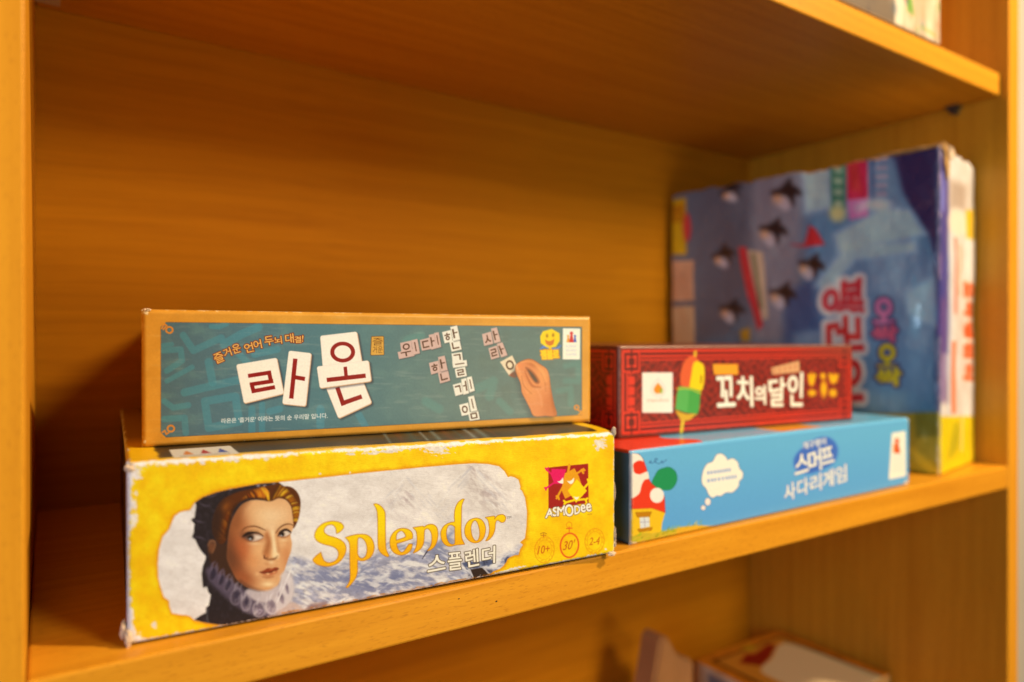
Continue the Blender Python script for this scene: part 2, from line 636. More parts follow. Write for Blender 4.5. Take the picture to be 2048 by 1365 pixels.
def flap(name, pts, parent, mat, t=0.0008, seed=1.0):
    """a torn sheet of cardboard through a rough outline of 3D points (fan), with thickness"""
    bm = bmesh.new()
    vs = [bm.verts.new(p) for p in pts]
    f = bm.faces.new(vs)
    bmesh.ops.triangulate(bm, faces=[f])
    bmesh.ops.subdivide_edges(bm, edges=bm.edges[:], cuts=3)
    for v in bm.verts:
        v.co += mnoise.noise_vector(v.co * 160 + Vector((seed, 0, 0))) * 0.0016
    r = bmesh.ops.extrude_face_region(bm, geom=bm.faces[:])
    for e in r['geom']:
        if isinstance(e, bmesh.types.BMVert): e.co += Vector((0.2, 0.6, 0.5)).normalized() * t
    bmesh.ops.recalc_face_normals(bm, faces=bm.faces[:])
    me = bpy.data.meshes.new(name); bm.to_mesh(me); bm.free()
    return link_mesh(name, me, mat, parent)


def local_px(obj_loc, rz, p):
    c, s_ = math.cos(rz), math.sin(rz)
    return proj((obj_loc[0] + c * p[0] - s_ * p[1], obj_loc[1] + s_ * p[0] + c * p[1], obj_loc[2] + p[2]))


# ================================================================== 1. yellow box
S_loc, S_rz, S_w, S_h, S_d = (0.02661, 0.31721, ZS), -0.06849, 0.24189, 0.0720, 0.262
gs = empty('game_box', S_loc, S_rz)
tag(gs, 'worn yellow game box with portrait of a lady in a ruff and gold title', 'board game')

def s_warp(P):
    P = np.array(P, float)
    t = P[..., 0] / S_w; k = np.clip(P[..., 2] / S_h, 0, 1)
    P[..., 2] = P[..., 2] + (0.0013 - 0.0040 * t) * k * np.exp(-np.maximum(P[..., 1], 0) / 0.012) + (0.0008 + 0.0008 * t) * (1 - k)
    return P


f = Face(S_w, S_h, 4.2, [(252.5, 925), (1229, 866.5), (1231, 1105.5), (256, 1299)], (253, 196, 10), at=(S_loc, S_rz, (0, -.0002, S_h), (1, 0, 0), (0, 0, -1), s_warp))
X, Y = f.X, f.Y
# mottled yellow
m = fbm(X / 26, Y / 26, 4)[..., None]
f.rgb = f.rgb + (m - 0.5) * np.array([10, 46, 26.])
m2 = np.clip((fbm(X / 9 + 40, Y / 9, 4) - 0.55) * 4, 0, 1)[..., None]
f.rgb = f.rgb * (1 - 0.20 * m2) + np.array([238, 160, 0.]) * 0.20 * m2
f.rgb[..., 0] -= np.clip((500 - X) / 300, 0, 1) * 8
f.rgb[..., 1] -= np.clip((500 - X) / 300, 0, 1) * 8

WIN = [(390.5, 1005), (380, 1021), (367, 1023), (360, 1025), (349, 1033), (345, 1042), (338, 1060), (325.5, 1074), (318, 1100), (315.6, 1128),
       (316.7, 1156), (322, 1177.5), (328, 1195), (338, 1202), (339, 1213), (344, 1227), (361, 1230), (373, 1231), (380, 1233), (389, 1241),
       (410, 1246), (438, 1250), (466, 1251), (494, 1248), (519, 1244), (547, 1239), (607, 1227), (670, 1216), (740, 1206), (859, 1181), (926, 1167),
       (962, 1161), (970, 1157), (987, 1143), (1000, 1138), (1007, 1132), (1012, 1125), (1015, 1118), (1021, 1114), (1029, 1111), (1037, 1110), (1040, 1099),
       (1046, 1090), (1040, 1085), (1050, 1077), (1053, 1052), (1054, 1024), (1050, 996), (1044, 982), (1040, 979), (1041, 974), (1037, 960),
       (1029, 955), (1021, 953), (1016, 955), (1009, 943), (998, 933), (976, 928.5), (948, 927), (915, 929), (840, 935.5), (720, 947), (642, 956), (557, 965),
       (519, 968), (487, 974), (459, 979), (431, 986), (406, 995)]
EW = edges_of([WIN])
FULL = (slice(None), slice(None))
dw = f.sd(EW, FULL)
glow = np.clip(1 - (dw + 1) / (5 + 9 * fbm(X / 14, Y / 14, 3)), 0, 1) ** 1.4
f.mix(FULL, glow * 0.85, (226, 118, 6))
win = np.clip(0.5 - dw / 1.2, 0, 1)
# --- snow landscape inside the window
sn = np.zeros_like(f.rgb); sn[:] = (240, 216, 190)
n = fbm(X / 34, Y / 22, 5)[..., None]
sn += (n - 0.52) * np.array([44, 43, 40.])
ridge = np.abs(fbm((X + Y * 0.6) / 20, (Y - X * 0.35) / 13, 5) - 0.5) * 2
sn -= (np.clip(0.16 - ridge, 0, 1)[..., None]) * np.array([55, 55, 48.])
# right hand peak (stronger grey flanks)
pk = np.clip(1 - np.abs(X - 946 - (Y - 930) * 0.55) / (14 + (Y - 925) * 0.62), 0, 1) * np.clip((1045 - Y) / 60, 0, 1) * np.clip((Y - 926) / 6, 0, 1)
pn = fbm((X - Y) / 9, (Y + X * 0.5) / 16, 4)
sn -= (pk * np.clip((pn - 0.40) * 3.2, 0, 1))[..., None] * np.array([52, 55, 45.])
pk2 = np.clip(1 - np.abs(X - 812) / (8 + (Y - 955) * 0.8), 0, 1) * np.clip((1050 - Y) / 50, 0, 1) * np.clip((Y - 950) / 6, 0, 1)
sn -= (pk2 * np.clip((pn - 0.45) * 3, 0, 1))[..., None] * np.array([45, 48, 38.])
# blue-grey slopes below
line = 1106 - (X - 590) * 0.02 + 26 * np.sin(X / 47.0) + 30 * (fbm(X / 40, X * 0, 3) - 0.5)
low = np.clip((Y - line) / 14, 0, 1) * np.clip((X - 560) / 25, 0, 1)
st = fbm((X + Y) / 24, (Y * 1.1 - X * 0.28) / 9.0, 5)
bl = np.array([168, 156, 158.]) + (fbm(X / 7, Y / 7, 3)[..., None] - 0.5) * 50
a = (low * (0.35 + 0.65 * np.clip((0.56 - st) * 8, 0, 1)))[..., None]
sn = sn * (1 - a) + bl * a
a = (low * np.clip((st - 0.60) * 9, 0, 1))[..., None] * 0.8
sn = sn * (1 - a) + np.array([246, 226, 200.]) * a
for (cx, cy, rx, ry, aa) in [(660, 1150, 60, 18, .45), (735, 1165, 50, 22, .6), (800, 1160, 40, 25, .55), (700, 1120, 40, 12, .4), (860, 1145, 40, 22, .3), (880, 1100, 25, 20, .5), (900, 1075, 18, 26, .45), (985, 1145, 30, 12, .5)]:
    g = np.exp(-(((X - cx) / rx) ** 2 + ((Y - cy) / ry) ** 2)) * aa * (0.4 + 1.2 * np.clip((0.62 - st) * 5, 0, 1))
    g = np.clip(g, 0, 0.9)[..., None]
    sn = sn * (1 - g) + np.array([118, 116, 135.]) * g
f.rgb = f.rgb * (1 - win[..., None]) + sn * win[..., None]
f.pid[win > 0.5] = f.part('landscape_picture')
f.clip = win
random.seed(21)
def lowline(x): return 1106 - (x - 590) * 0.02 + 26 * math.sin(x / 47.0)
for i in range(330):
    x = random.uniform(570, 1030); y0 = lowline(x) + random.uniform(2, 95)
    sgn = 1 if math.cos(x / 47.0) > 0 else -1
    L_ = random.uniform(5, 22); a_ = sgn * random.uniform(.25, .75)
    c_ = random.choice([(132, 128, 144), (120, 116, 136), (150, 142, 152), (240, 222, 200), (246, 230, 208), (206, 192, 184)])
    f.stroke([(x, y0), (x + L_ * .5, y0 + L_ * .5 * a_ - 1.5), (x + L_, y0 + L_ * a_)], [.4, random.uniform(1.2, 4.0), .4], c_, soft=1.4, a=random.uniform(.3, .75))
for i in range(150):
    t = random.random(); side = random.choice([-1, 1]); pkx, pky = random.choice([(948, 930), (948, 930), (812, 952)])
    x = pkx + side * t * 95 * random.uniform(.2, 1); y0 = pky + t * 110 * random.uniform(.6, 1.1)
    L_ = random.uniform(6, 20)
    c_ = random.choice([(206, 188, 172), (196, 180, 168), (248, 228, 204), (214, 196, 180)])
    f.stroke([(x, y0), (x + side * L_ * .5, y0 + L_ * .45), (x + side * L_, y0 + L_)], [.4, random.uniform(1, 3.4), .4], c_, soft=1.6, a=random.uniform(.2, .6))
# mine shaft opening, rails and planks at the bottom right
f.frame(780, 960, 6.825)
f.poly([(985, 1140), (1080, 1110), (1190, 1130), (1340, 1080), (1440, 1110), (1400, 1150), (1240, 1190), (1050, 1230)], (72, 76, 98), soft=1.5, a=.9)
for i in range(46):
    f.blob((random.uniform(960, 1420), random.uniform(1110, 1340)), (random.uniform(12, 38), random.uniform(10, 26)), random.choice([(66, 70, 96), (190, 178, 170), (48, 46, 60), (120, 122, 145)]), a=.7, ang=random.uniform(0, 90))
f.poly([(1100, 1225), (1260, 1200), (1400, 1340), (1160, 1400)], (52, 34, 24), soft=1)
f.stroke([(1080, 1220), (1120, 1300), (1160, 1390)], 2.6, (196, 180, 165))
f.stroke([(1265, 1195), (1320, 1250), (1375, 1310)], 2.6, (186, 170, 158))
f.poly([(1560, 1090), (1600, 1050), (1690, 1060), (1660, 1120), (1600, 1150), (1570, 1140)], (74, 76, 100), soft=1.5)
f.stroke([(440, 1080), (520, 960), (560, 930)], [1.2, 3, 1], (66, 58, 66))
f.stroke([(600, 930), (700, 850), (860, 720)], [8, 10, 3], (132, 130, 148), soft=3, a=.8)

# ------------------------------------------------ portrait of a lady (generic, renaissance dress)
PT = 'portrait'
f.frame(370, 940, 7.585)
o4 = (-76, -1062)   # second crop's offset inside the first one


def c4(pts): return [(p[0] + 76, p[1] + 1062) for p in pts]


dress = [(160, 490), (215, 440), (300, 395), (450, 328), (700, 268), (1000, 222), (1300, 198), (1405, 188), (1480, 240), (1560, 400), (1000, 900), (1200, 2200)] + \
    c4([(1200, 1200), (1000, 1240), (800, 1275), (600, 1292), (400, 1285), (200, 1250), (75, 1212), (150, 1160), (245, 1110), (250, 1030), (290, 1000), (310, 900), (320, 830), (280, 790), (262, 705), (200, 720), (190, 600),
        (182, 520), (200, 400), (240, 300), (245, 250)]) + [(250, 1230), (200, 1150), (160, 1060), (110, 1020), (138, 950), (140, 880), (150, 820), (120, 790), (98, 752), (150, 728), (160, 640), (175, 560)]
f.poly(dress, (42, 31, 30), soft=0.7, part=PT, outline=((70, 58, 52), 0.7))
dm = f.mask(dress)
nz = np.clip((fbm(X / 5, Y / 7, 3) - 0.52) * 3, 0, 1)
f.mix(FULL, dm * nz * 0.28, (92, 76, 84))
for p in [[(215, 500), (300, 545), (370, 545)], [(130, 755), (220, 790), (300, 800)], [(140, 1020), (240, 1030), (320, 1070)], [(300, 410), (420, 400), (520, 340)]]:
    f.stroke(p, [1, 2.6, .6], (104, 86, 92), soft=1.2, a=.7)
for q in [(690, 290), (1110, 240), (1210, 245), (1350, 215)]:
    f.blob(q, (28, 20), (190, 165, 155), a=.8)
f.stroke(c4([(262, 1060), (258, 1150), (272, 1250)]), 1.6, (110, 104, 96), a=.8)
# neck in shade
f.poly(c4([(300, 60), (620, 60), (760, 760), (1000, 860), (560, 700), (440, 560), (330, 420), (280, 200)]), (66, 38, 24), soft=3, part=PT)
# hair mass
hair = [(1270, 482), (1150, 440), (950, 440), (800, 520), (720, 650), (670, 850), (640, 1050), (560, 1130), (480, 1090), (420, 950), (415, 800), (440, 680), (500, 540), (600, 430), (780, 345), (950, 300),
        (1140, 262), (1330, 225), (1420, 200), (1480, 245), (1600, 258), (1700, 335), (1752, 470), (1742, 650), (1700, 800), (1640, 890), (1622, 700), (1600, 560), (1540, 470), (1440, 432), (1330, 470)]
f.poly(cat(hair, 3, True), (92, 42, 14), soft=0.9, part=PT)
hm = f.mask(cat(hair, 3, True))
f.clip = win * hm
random.seed(3)
for i in range(70):   # left roll of hair: strands flow up and back over the brow
    t = i / 70.0
    bx = 1270 - t * 700; by = 480 + (t ** 1.6) * 560
    ex = 1210 - t * 760; ey = 262 + (t ** 1.7) * 660
    j = random.uniform(-14, 14)
    col = random.choice([(232, 150, 20), (205, 112, 12), (150, 76, 14), (84, 40, 14), (245, 176, 40), (176, 88, 12)])
    dk = min(1, 0.35 + t * 0.75)
    col = tuple(c * q for c, q in zip(col, (1.1 - .45 * t, .95 - .5 * t, .9 - .5 * t)))
    f.stroke([(bx + j, by + j), ((bx + ex) / 2 + 28 - 50 * t, (by + ey) / 2 - 24), (ex + j, ey)], [0.6, 2.0, 0.8], col, soft=0.7, a=.8)
for i in range(46):   # right roll
    t = i / 45.0
    ax = 1330 + 290 * min(1, t * 1.2); ay = 440 + max(0, t - .3) * 500
    bx = 1440 + 310 * min(1, t * 1.5); by = 225 + (t ** 1.5) * 620
    col = random.choice([(240, 170, 24), (214, 124, 14), (160, 80, 12), (90, 44, 12), (250, 190, 50)])
    f.stroke([(ax, ay), ((ax + bx) / 2 + 12, (ay + by) / 2 - 26), (bx, by)], [.6, 2, .8], col, soft=.7, a=.8)
f.stroke([(1270, 480), (1200, 452), (1050, 440), (930, 462), (800, 545), (730, 660), (680, 850), (650, 1000)], [2, 5, 6, 8, 12, 13, 12, 14], (62, 30, 14), soft=2.2, a=.9)
f.stroke([(1310, 470), (1340, 380), (1400, 280), (1440, 215)], [2, 6, 7, 3], (84, 40, 12), soft=1.4, a=.85)
f.stroke([(1275, 470), (1250, 390), (1170, 280)], [2, 6, 3], (244, 176, 30), soft=1.2, a=.85)
f.stroke([(1330, 470), (1440, 420), (1540, 465), (1600, 560), (1618, 720), (1632, 880)], [2, 5, 6, 6, 5, 2], (90, 42, 14), soft=1.5, a=.85)
for i in range(8):
    f.stroke([(440 + i * 6, 760 + i * 42), (520, 740 + i * 42), (610, 770 + i * 40)], [.6, 2, .6], (150, 84, 26), soft=1, a=.55)
f.blob((600, 560), (60, 90), (214, 112, 26), a=.45, ang=40)
f.blob((470, 820), (110, 420), (52, 30, 22), a=.85, ang=6, p=3)
f.blob((560, 470), (150, 70), (70, 36, 18), a=.6, ang=-30)
f.clip = win
# ear
f.blob((400, 1170), (52, 92), (118, 66, 38), a=.95, ang=10, p=4)
f.stroke([(350, 1150), (385, 1080), (450, 1090), (455, 1160), (410, 1260)], [2, 3, 3, 2, 2], (178, 108, 62), soft=1.2, a=.7)
# face
face = [(1270, 482), (1180, 466), (1060, 458), (960, 478), (880, 520), (815, 585), (755, 680), (700, 800), (668, 950), (650, 1100), (640, 1300)] + \
    c4([(575, 330), (640, 470), (720, 610), (850, 712), (980, 765), (1120, 792), (1220, 775), (1320, 715), (1375, 620), (1420, 500), (1452, 400), (1492, 280), (1530, 180), (1547, 60)]) + \
    [(1612, 1060), (1600, 985), (1640, 885), (1640, 780), (1622, 640), (1605, 560), (1550, 484), (1480, 440), (1400, 440), (1330, 472)]
f.poly(cat(face, 3, True), (232, 172, 112), soft=0.9, part=PT)
fm = f.mask(cat(face, 3, True), soft=1.0)
f.clip = win * fm
# modelling of the painted face
f.blob((1200, 690), (260, 190), (244, 196, 134), a=.9)
f.blob((1500, 650), (120, 180), (240, 190, 130), a=.7)
f.blob((1300, 880), (150, 90), (252, 216, 160), a=.7)
f.blob((650, 1100), (215, 640), (84, 40, 20), a=1.0, ang=4, p=3)
f.blob((850, 1080), (150, 360), (164, 78, 38), a=.8, ang=4)
f.blob((760, 800), (130, 260), (150, 80, 40), a=.75, ang=10)
f.blob((850, 1260), (190, 190), (190, 84, 40), a=.85)
f.blob((760, 1480), (180, 310), (112, 50, 26), a=.92, ang=-28)
f.blob((700, 1350), (110, 300), (74, 38, 24), a=.9, ang=-12)
f.blob((900, 1640), (200, 120), (146, 66, 32), a=.85, ang=30)
f.blob((1120, 1240), (130, 110), (244, 184, 118), a=.8)
f.blob((1030, 1400), (120, 130), (232, 150, 84), a=.55)
f.blob((1520, 1230), (90, 220), (222, 146, 86), a=.8)
f.blob((1560, 1420), (60, 200), (196, 116, 66), a=.6)
f.blob((1480, 1130), (60, 60), (244, 190, 128), a=.7)
f.stroke([(930, 470), (830, 560), (770, 680), (740, 800)], [14, 18, 22, 24], (120, 62, 32), soft=6, a=.6)
f.mix(FULL, np.ones_like(f.X) * .24, (222, 128, 62))
f.blob((1330, 700), (200, 130), (250, 204, 146), a=.55)
# eye sockets
f.blob((1000, 960), (150, 70), (190, 118, 66), a=.8)
f.blob((1040, 930), (90, 30), (232, 170, 108), a=.7)
f.blob((880, 980), (60, 60), (120, 66, 38), a=.6)
f.blob((1240, 985), (34, 70), (190, 110, 58), a=.7, ang=8)
f.blob((1410, 960), (40, 70), (206, 130, 74), a=.7)
f.blob((1540, 880), (90, 36), (222, 154, 92), a=.7, ang=-15)
# nose
f.stroke([(1240, 990), (1268, 1070), (1258, 1160), (1232, 1260)], [3, 9, 12, 13], (172, 94, 46), soft=4.5, a=.85)
f.stroke([(1330, 940), (1345, 1080), (1362, 1200), (1378, 1300)], [5, 6, 8, 13], (254, 214, 152), soft=3.2, a=.9)
f.stroke([(1400, 1040), (1412, 1150), (1422, 1240)], [2, 4, 6], (206, 134, 78), soft=3, a=.75)
f.blob((1248, 1310), (42, 42), (202, 118, 62), a=.8)
f.stroke(c4([(1128, 235), (1128, 275), (1160, 285), (1180, 268)]), [2, 3.4, 2.2, 1], (92, 38, 16), soft=1.0, a=.9)
f.stroke(c4([(1170, 300), (1230, 300), (1290, 285), (1325, 250)]), [2, 4, 3.4, 2], (112, 56, 24), soft=1.8, a=.85)
f.blob(c4([(1290, 230)])[0], (38, 34), (250, 200, 134), a=.85)
f.blob(c4([(1235, 340)])[0], (36, 30), (246, 196, 136), a=.8)
f.blob(c4([(1170, 370)])[0], (40, 26), (206, 128, 72), a=.6)
# brows
f.stroke([(862, 930), (900, 892), (960, 866), (1040, 856), (1110, 870), (1170, 895), (1225, 918)], [1, 1.8, 2.2, 2.4, 2.4, 2.2, 1.0], (92, 46, 20), soft=1.0, a=.95)
f.stroke([(1378, 960), (1415, 905), (1465, 858), (1530, 828), (1590, 824), (1640, 845)], [1.2, 2.2, 2.6, 2.4, 2, 1.2], (92, 46, 20), soft=1.0, a=.95)
# left eye
f.blob((1040, 1050), (150, 44), (176, 98, 56), a=.7)
f.poly(cat([(905, 1010), (960, 985), (1060, 975), (1140, 990), (1185, 1030), (1125, 1066), (1030, 1090), (955, 1070)], 3, True), (222, 182, 146), soft=.8)
f.blob((945, 1020), (56, 34), (66, 34, 24), a=.9)
f.blob((996, 1030), (56, 52), (70, 44, 30), a=1, p=5)
f.blob((992, 1026), (30, 30), (22, 14, 12), a=1, p=5)
f.blob((990, 1050), (16, 14), (232, 216, 200), a=.9, p=4)
f.blob((1110, 1020), (40, 22), (236, 204, 170), a=.9)
f.stroke([(900, 1000), (980, 975), (1080, 968), (1170, 996)], [4, 6, 5, 2], (96, 56, 36), soft=2.5, a=.6)
f.stroke([(870, 1020), (915, 988), (970, 962), (1060, 952), (1130, 966), (1190, 1012)], [2, 5.5, 6.5, 3.4, 2, 1.0], (36, 18, 14), soft=1.0, a=.97)
f.stroke([(905, 1035), (950, 1075), (1020, 1092), (1110, 1074), (1182, 1036)], [2, 2, 1.6, 1.4, 1], (122, 62, 34), soft=1.0, a=.85)
f.stroke([(930, 930), (1020, 918), (1120, 930)], [1.2, 1.6, 1], (140, 80, 42), soft=1.0, a=.6)
f.blob((1060, 1120), (90, 24), (248, 198, 136), a=.6)
# right eye
f.poly(cat([(1425, 1003), (1465, 948), (1530, 928), (1600, 948), (1570, 990), (1500, 1014)], 3, True), (228, 192, 156), soft=.8)
f.blob((1472, 978), (42, 40), (70, 44, 30), a=1, p=5)
f.blob((1474, 974), (22, 22), (22, 14, 12), a=1, p=5)
f.blob((1462, 1000), (12, 10), (232, 216, 200), a=.9, p=4)
f.stroke([(1410, 1008), (1440, 955), (1490, 922), (1545, 910), (1615, 955)], [1.5, 4, 5, 4.5, 3], (38, 18, 14), soft=1.1, a=.97)
f.stroke([(1425, 1012), (1490, 1028), (1560, 1005), (1605, 965)], [1.4, 1.6, 1.6, 1.4], (128, 68, 38), soft=1.0, a=.8)
f.blob((1500, 1070), (60, 20), (248, 204, 142), a=.6)
# mouth
f.blob(c4([(1200, 490)])[0], (150, 60), (196, 104, 60), a=.5)
f.poly(cat(c4([(1062, 492), (1110, 470), (1165, 436), (1205, 428), (1245, 436), (1295, 416), (1342, 432), (1310, 470), (1200, 496), (1110, 506)]), 3, True), (150, 58, 28), soft=1.0)
f.poly(cat(c4([(1085, 506), (1200, 496), (1325, 462), (1305, 508), (1240, 536), (1180, 545), (1125, 532)]), 3, True), (196, 104, 60), soft=1.0)
f.stroke(c4([(1058, 492), (1130, 502), (1210, 494), (1280, 470), (1342, 440)]), [1.6, 2.2, 2.4, 2.2, 1.4], (88, 26, 14), soft=.9, a=.95)
f.blob(c4([(1180, 518)])[0], (26, 14), (250, 190, 120), a=.95)
f.blob(c4([(1275, 492)])[0], (24, 16), (240, 160, 96), a=.9, ang=-30)
f.blob(c4([(1225, 446)])[0], (22, 12), (206, 110, 66), a=.8)
f.stroke(c4([(1110, 560), (1180, 572), (1260, 556)]), [2, 4, 2], (172, 94, 50), soft=2.5, a=.8)
f.blob(c4([(1020, 520)])[0], (34, 30), (240, 176, 112), a=.7)
f.blob(c4([(1185, 675)])[0], (90, 40), (252, 206, 140), a=.9)
f.blob(c4([(1200, 745)])[0], (130, 26), (224, 146, 80), a=.8)
f.stroke(c4([(760, 640), (880, 715), (1000, 765), (1120, 790)]), [8, 8, 6, 4], (96, 48, 28), soft=4, a=.7)
f.clip = win
# ruff collar
def fold(cx, cy, rx, ry, ang, rim, core, w=3.0, a=.9):
    f.poly(c4(ell(cx, cy, rx, ry, ang, 20)), core, soft=3, a=a * .8, part=PT)
    f.stroke(c4(ell(cx, cy, rx, ry, ang, 20) + ell(cx, cy, rx, ry, ang, 20)[:1]), w * .8, rim, soft=1.8, a=.62, part=PT)
    for k_ in range(7):
        t_ = random.uniform(0, 6.28); q_ = random.uniform(.6, 1.25)
        x_, y_ = cx + rx * q_ * math.cos(t_), cy + ry * q_ * math.sin(t_)
        f.stroke(c4([(x_, y_), (x_ + 14, y_ - 40), (x_ + random.uniform(0, 50), y_ - 90)]), [.6, random.uniform(1.2, 3.4), .5], rim, soft=1.3, a=.5, part=PT)
f.stroke(c4([(300, 480), (420, 620), (560, 720), (700, 830), (860, 940), (1050, 1020), (1250, 1000), (1420, 820), (1480, 560)]),
         [16, 26, 32, 36, 38, 40, 38, 34, 16], (88, 70, 78), soft=4, a=.95, part=PT)
f.stroke(c4([(1400, 560), (1460, 560), (1470, 700), (1440, 850), (1360, 960), (1240, 1040)]), [8, 20, 30, 32, 30, 24], (222, 196, 176), soft=3, a=.95, part=PT)
f.stroke(c4([(900, 800), (1050, 860), (1220, 850), (1340, 760)]), [14, 22, 24, 16], (204, 176, 160), soft=3, a=.95, part=PT)
for (cx, cy, rx, ry, ang, k) in [(352, 520, 55, 110, 18, 0), (478, 610, 45, 95, 20, 0), (580, 690, 55, 100, 22, .15), (700, 860, 80, 125, 14, .35), (850, 960, 70, 115, 4, .6), (1045, 1060, 88, 112, -6, .8), (1235, 1010, 86, 120, -14, 1), (1385, 880, 52, 110, -20, 1), (1470, 740, 38, 100, -14, 1)]:
    rim = tuple(np.array([112, 90, 100]) * (1 - k) + np.array([232, 206, 186]) * k)
    core = tuple(np.array([42, 32, 38]) * (1 - k) + np.array([142, 116, 116]) * k)
    fold(cx, cy, rx, ry, ang, rim, core, 2.6 + 1.6 * k)
    f.stroke(c4([(cx - 25, cy - ry * .7), (cx - 10, cy - ry * 1.35), (cx + 30, cy - ry * 1.7)]), [3, 4, 2], rim, soft=1.3, a=.75, part=PT)
    f.stroke(c4([(cx + rx * .6, cy - ry * .6), (cx + rx * .9, cy - ry * 1.2), (cx + rx * 1.1, cy - ry * 1.5)]), [2, 3, 1], rim, soft=1.3, a=.6, part=PT)
    f.blob(c4([(cx + rx * .1, cy - ry * .15)])[0], (rx * .5, ry * .5), (50, 40, 52) if k < .7 else (120, 98, 100), a=.8, ang=ang)
f.stroke(c4([(1010, 1110), (1050, 1060), (1090, 1080), (1040, 1130)]), [2, 3, 3, 2], (196, 168, 166), soft=1.2, a=.8)
for i in range(16):
    x0 = 1330 + i * 12; y0 = 980 - i * 28
    f.stroke(c4([(x0 - 30, y0 + 10), (x0, y0 - 50), (x0 + 30, y0 - 130)]), [1, 2.2, 1], random.choice([(250, 228, 206), (206, 176, 160), (238, 210, 188)]), soft=1.0, a=.75)
for i in range(20):
    x0 = 800 + i * 34; y0 = 1150 - 40 * abs(i - 10) / 10
    f.stroke(c4([(x0, y0), (x0 + 10, y0 - 50), (x0 + 5, y0 - 100)]), [.8, 1.6, .8], random.choice([(170, 140, 150), (214, 188, 176), (110, 90, 102)]), soft=1.0, a=.5)
f.stroke(c4([(1330, 1110), (1480, 1060), (1560, 990), (1680, 1070)]), [6, 14, 12, 10], (206, 166, 140), soft=2.5, a=.8)
f.stroke(c4([(1500, 1090), (1530, 1110), (1490, 1130)]), [4, 5, 3], (110, 76, 62), soft=2, a=.7)
f.stroke(c4([(1780, 1050), (1850, 1010), (2050, 970)]), [4, 9, 8], (150, 110, 96), soft=3, a=.8)

# ------------------------------------------------ gold title
def gold(Xp, Yp, d):
    t = np.clip((Yp - (1075 - (Xp - 630) * 0.13)) / 42, 0, 1)[..., None]
    c = np.array([255, 206, 4.]) * (1 - t) + np.array([252, 172, 4.]) * t
    rimm = np.clip(1 + d / 2.2, 0, 1)[..., None]
    return c * (1 - 0.35 * rimm) + np.array([224, 142, 2.]) * 0.35 * rimm


TT = 'title_lettering'
f.frame(600, 1000, 6.825)
LET = [[path([(500, 460), (545, 435), (592, 385), (585, 345), (540, 310), (440, 293), (320, 322), (235, 395), (200, 490), (232, 560), (320, 605), (430, 632), (500, 672), (526, 730), (512, 800), (460, 846), (390, 860), (332, 835), (305, 780), (285, 718)],
             [(285, 718), (240, 750), (187, 800), (180, 832), (222, 876), (310, 903), (400, 905), (500, 872), (580, 800), (625, 700), (615, 610), (560, 552), (480, 516), (392, 490), (336, 450), (330, 400), (372, 350), (440, 340), (485, 382), (500, 460)])],
       [path([(620, 515), (700, 490), (800, 473), (900, 478), (970, 522), (1008, 610), (1005, 700), (965, 780), (900, 822), (840, 832), (785, 824)], [(785, 824), (784, 900), (785, 962), (765, 1050), (718, 1125), (655, 1195), (628, 1195)],
             [(628, 1195), (672, 1125), (686, 1050), (683, 900), (680, 750), (678, 620), (660, 560), (620, 515)]), path([(785, 560), (785, 740)], [(785, 740), (812, 788), (852, 800), (895, 770), (915, 700), (910, 620), (880, 552), (830, 516), (795, 520), (785, 560)])],
       [path([(1008, 62), (1040, 55), (1100, 85), (1146, 140), (1162, 210), (1164, 400), (1168, 600), (1178, 685), (1215, 765)], [(1215, 765), (1190, 776), (1120, 738), (1077, 680), (1065, 600), (1062, 400), (1060, 240), (1048, 140), (1008, 62)])]]
for L_ in LET:
    f.polys(L_, (255, 200, 0), outline=((176, 92, 10), 0.9), soft=.55, shade=gold, part=TT)
f.frame(780, 960, 6.825)
LET = [[path([(92, 868), (200, 838), (306, 800)], [(306, 800), (306, 740), (270, 690), (200, 665), (120, 672), (50, 720), (8, 790), (0, 870), (20, 950), (72, 1006), (150, 1026), (230, 1006), (288, 950), (305, 880)],
             [(305, 880), (262, 880), (232, 920), (192, 976), (150, 990), (112, 952), (94, 905), (92, 868)]), path([(82, 828), (90, 745), (130, 702), (168, 700), (205, 740), (216, 782)], [(216, 782), (150, 806), (82, 828)])],
       [path([(315, 655), (440, 635), (462, 648)], [(462, 650), (520, 615), (590, 613), (640, 658), (652, 740), (645, 820), (612, 900), (560, 952), (512, 970)], [(512, 970), (558, 900), (572, 820), (568, 745), (545, 690), (508, 665), (472, 688), (465, 760), (460, 850), (430, 925), (380, 972), (318, 1000)],
             [(318, 1000), (356, 920), (370, 830), (366, 740), (350, 690), (315, 655)])],
       [path([(1012, 265), (985, 330), (975, 400), (972, 550), (970, 700), (980, 800), (1016, 880)], [(1016, 880), (900, 890), (820, 908), (758, 888), (712, 830), (695, 750), (706, 680), (750, 622), (810, 590), (883, 575)], [(883, 575), (880, 480), (892, 390), (930, 312), (985, 268), (1012, 265)]),
        path([(886, 645), (850, 618), (802, 622), (772, 680), (768, 760), (785, 830), (820, 875), (862, 885), (887, 870)])],
       [cat([(1100, 545), (1180, 524), (1250, 550), (1295, 620), (1302, 700), (1277, 790), (1220, 846), (1150, 860), (1080, 830), (1030, 760), (1020, 680), (1045, 600)], 5, True),
        cat([(1150, 556), (1112, 610), (1105, 690), (1125, 780), (1165, 834), (1205, 820), (1226, 740), (1215, 650), (1188, 575)], 5, True)],
       [path([(1303, 515), (1420, 498), (1426, 535)], [(1426, 540), (1470, 490), (1540, 477), (1578, 515), (1562, 568), (1520, 580), (1480, 555), (1450, 560), (1436, 610), (1430, 680), (1400, 760), (1345, 820), (1308, 832)], [(1308, 832), (1345, 760), (1358, 680), (1350, 600), (1335, 545), (1303, 515)])]]
for L_ in LET:
    f.polys(L_, (255, 200, 0), outline=((176, 92, 10), 0.9), soft=.55, shade=gold, part=TT)
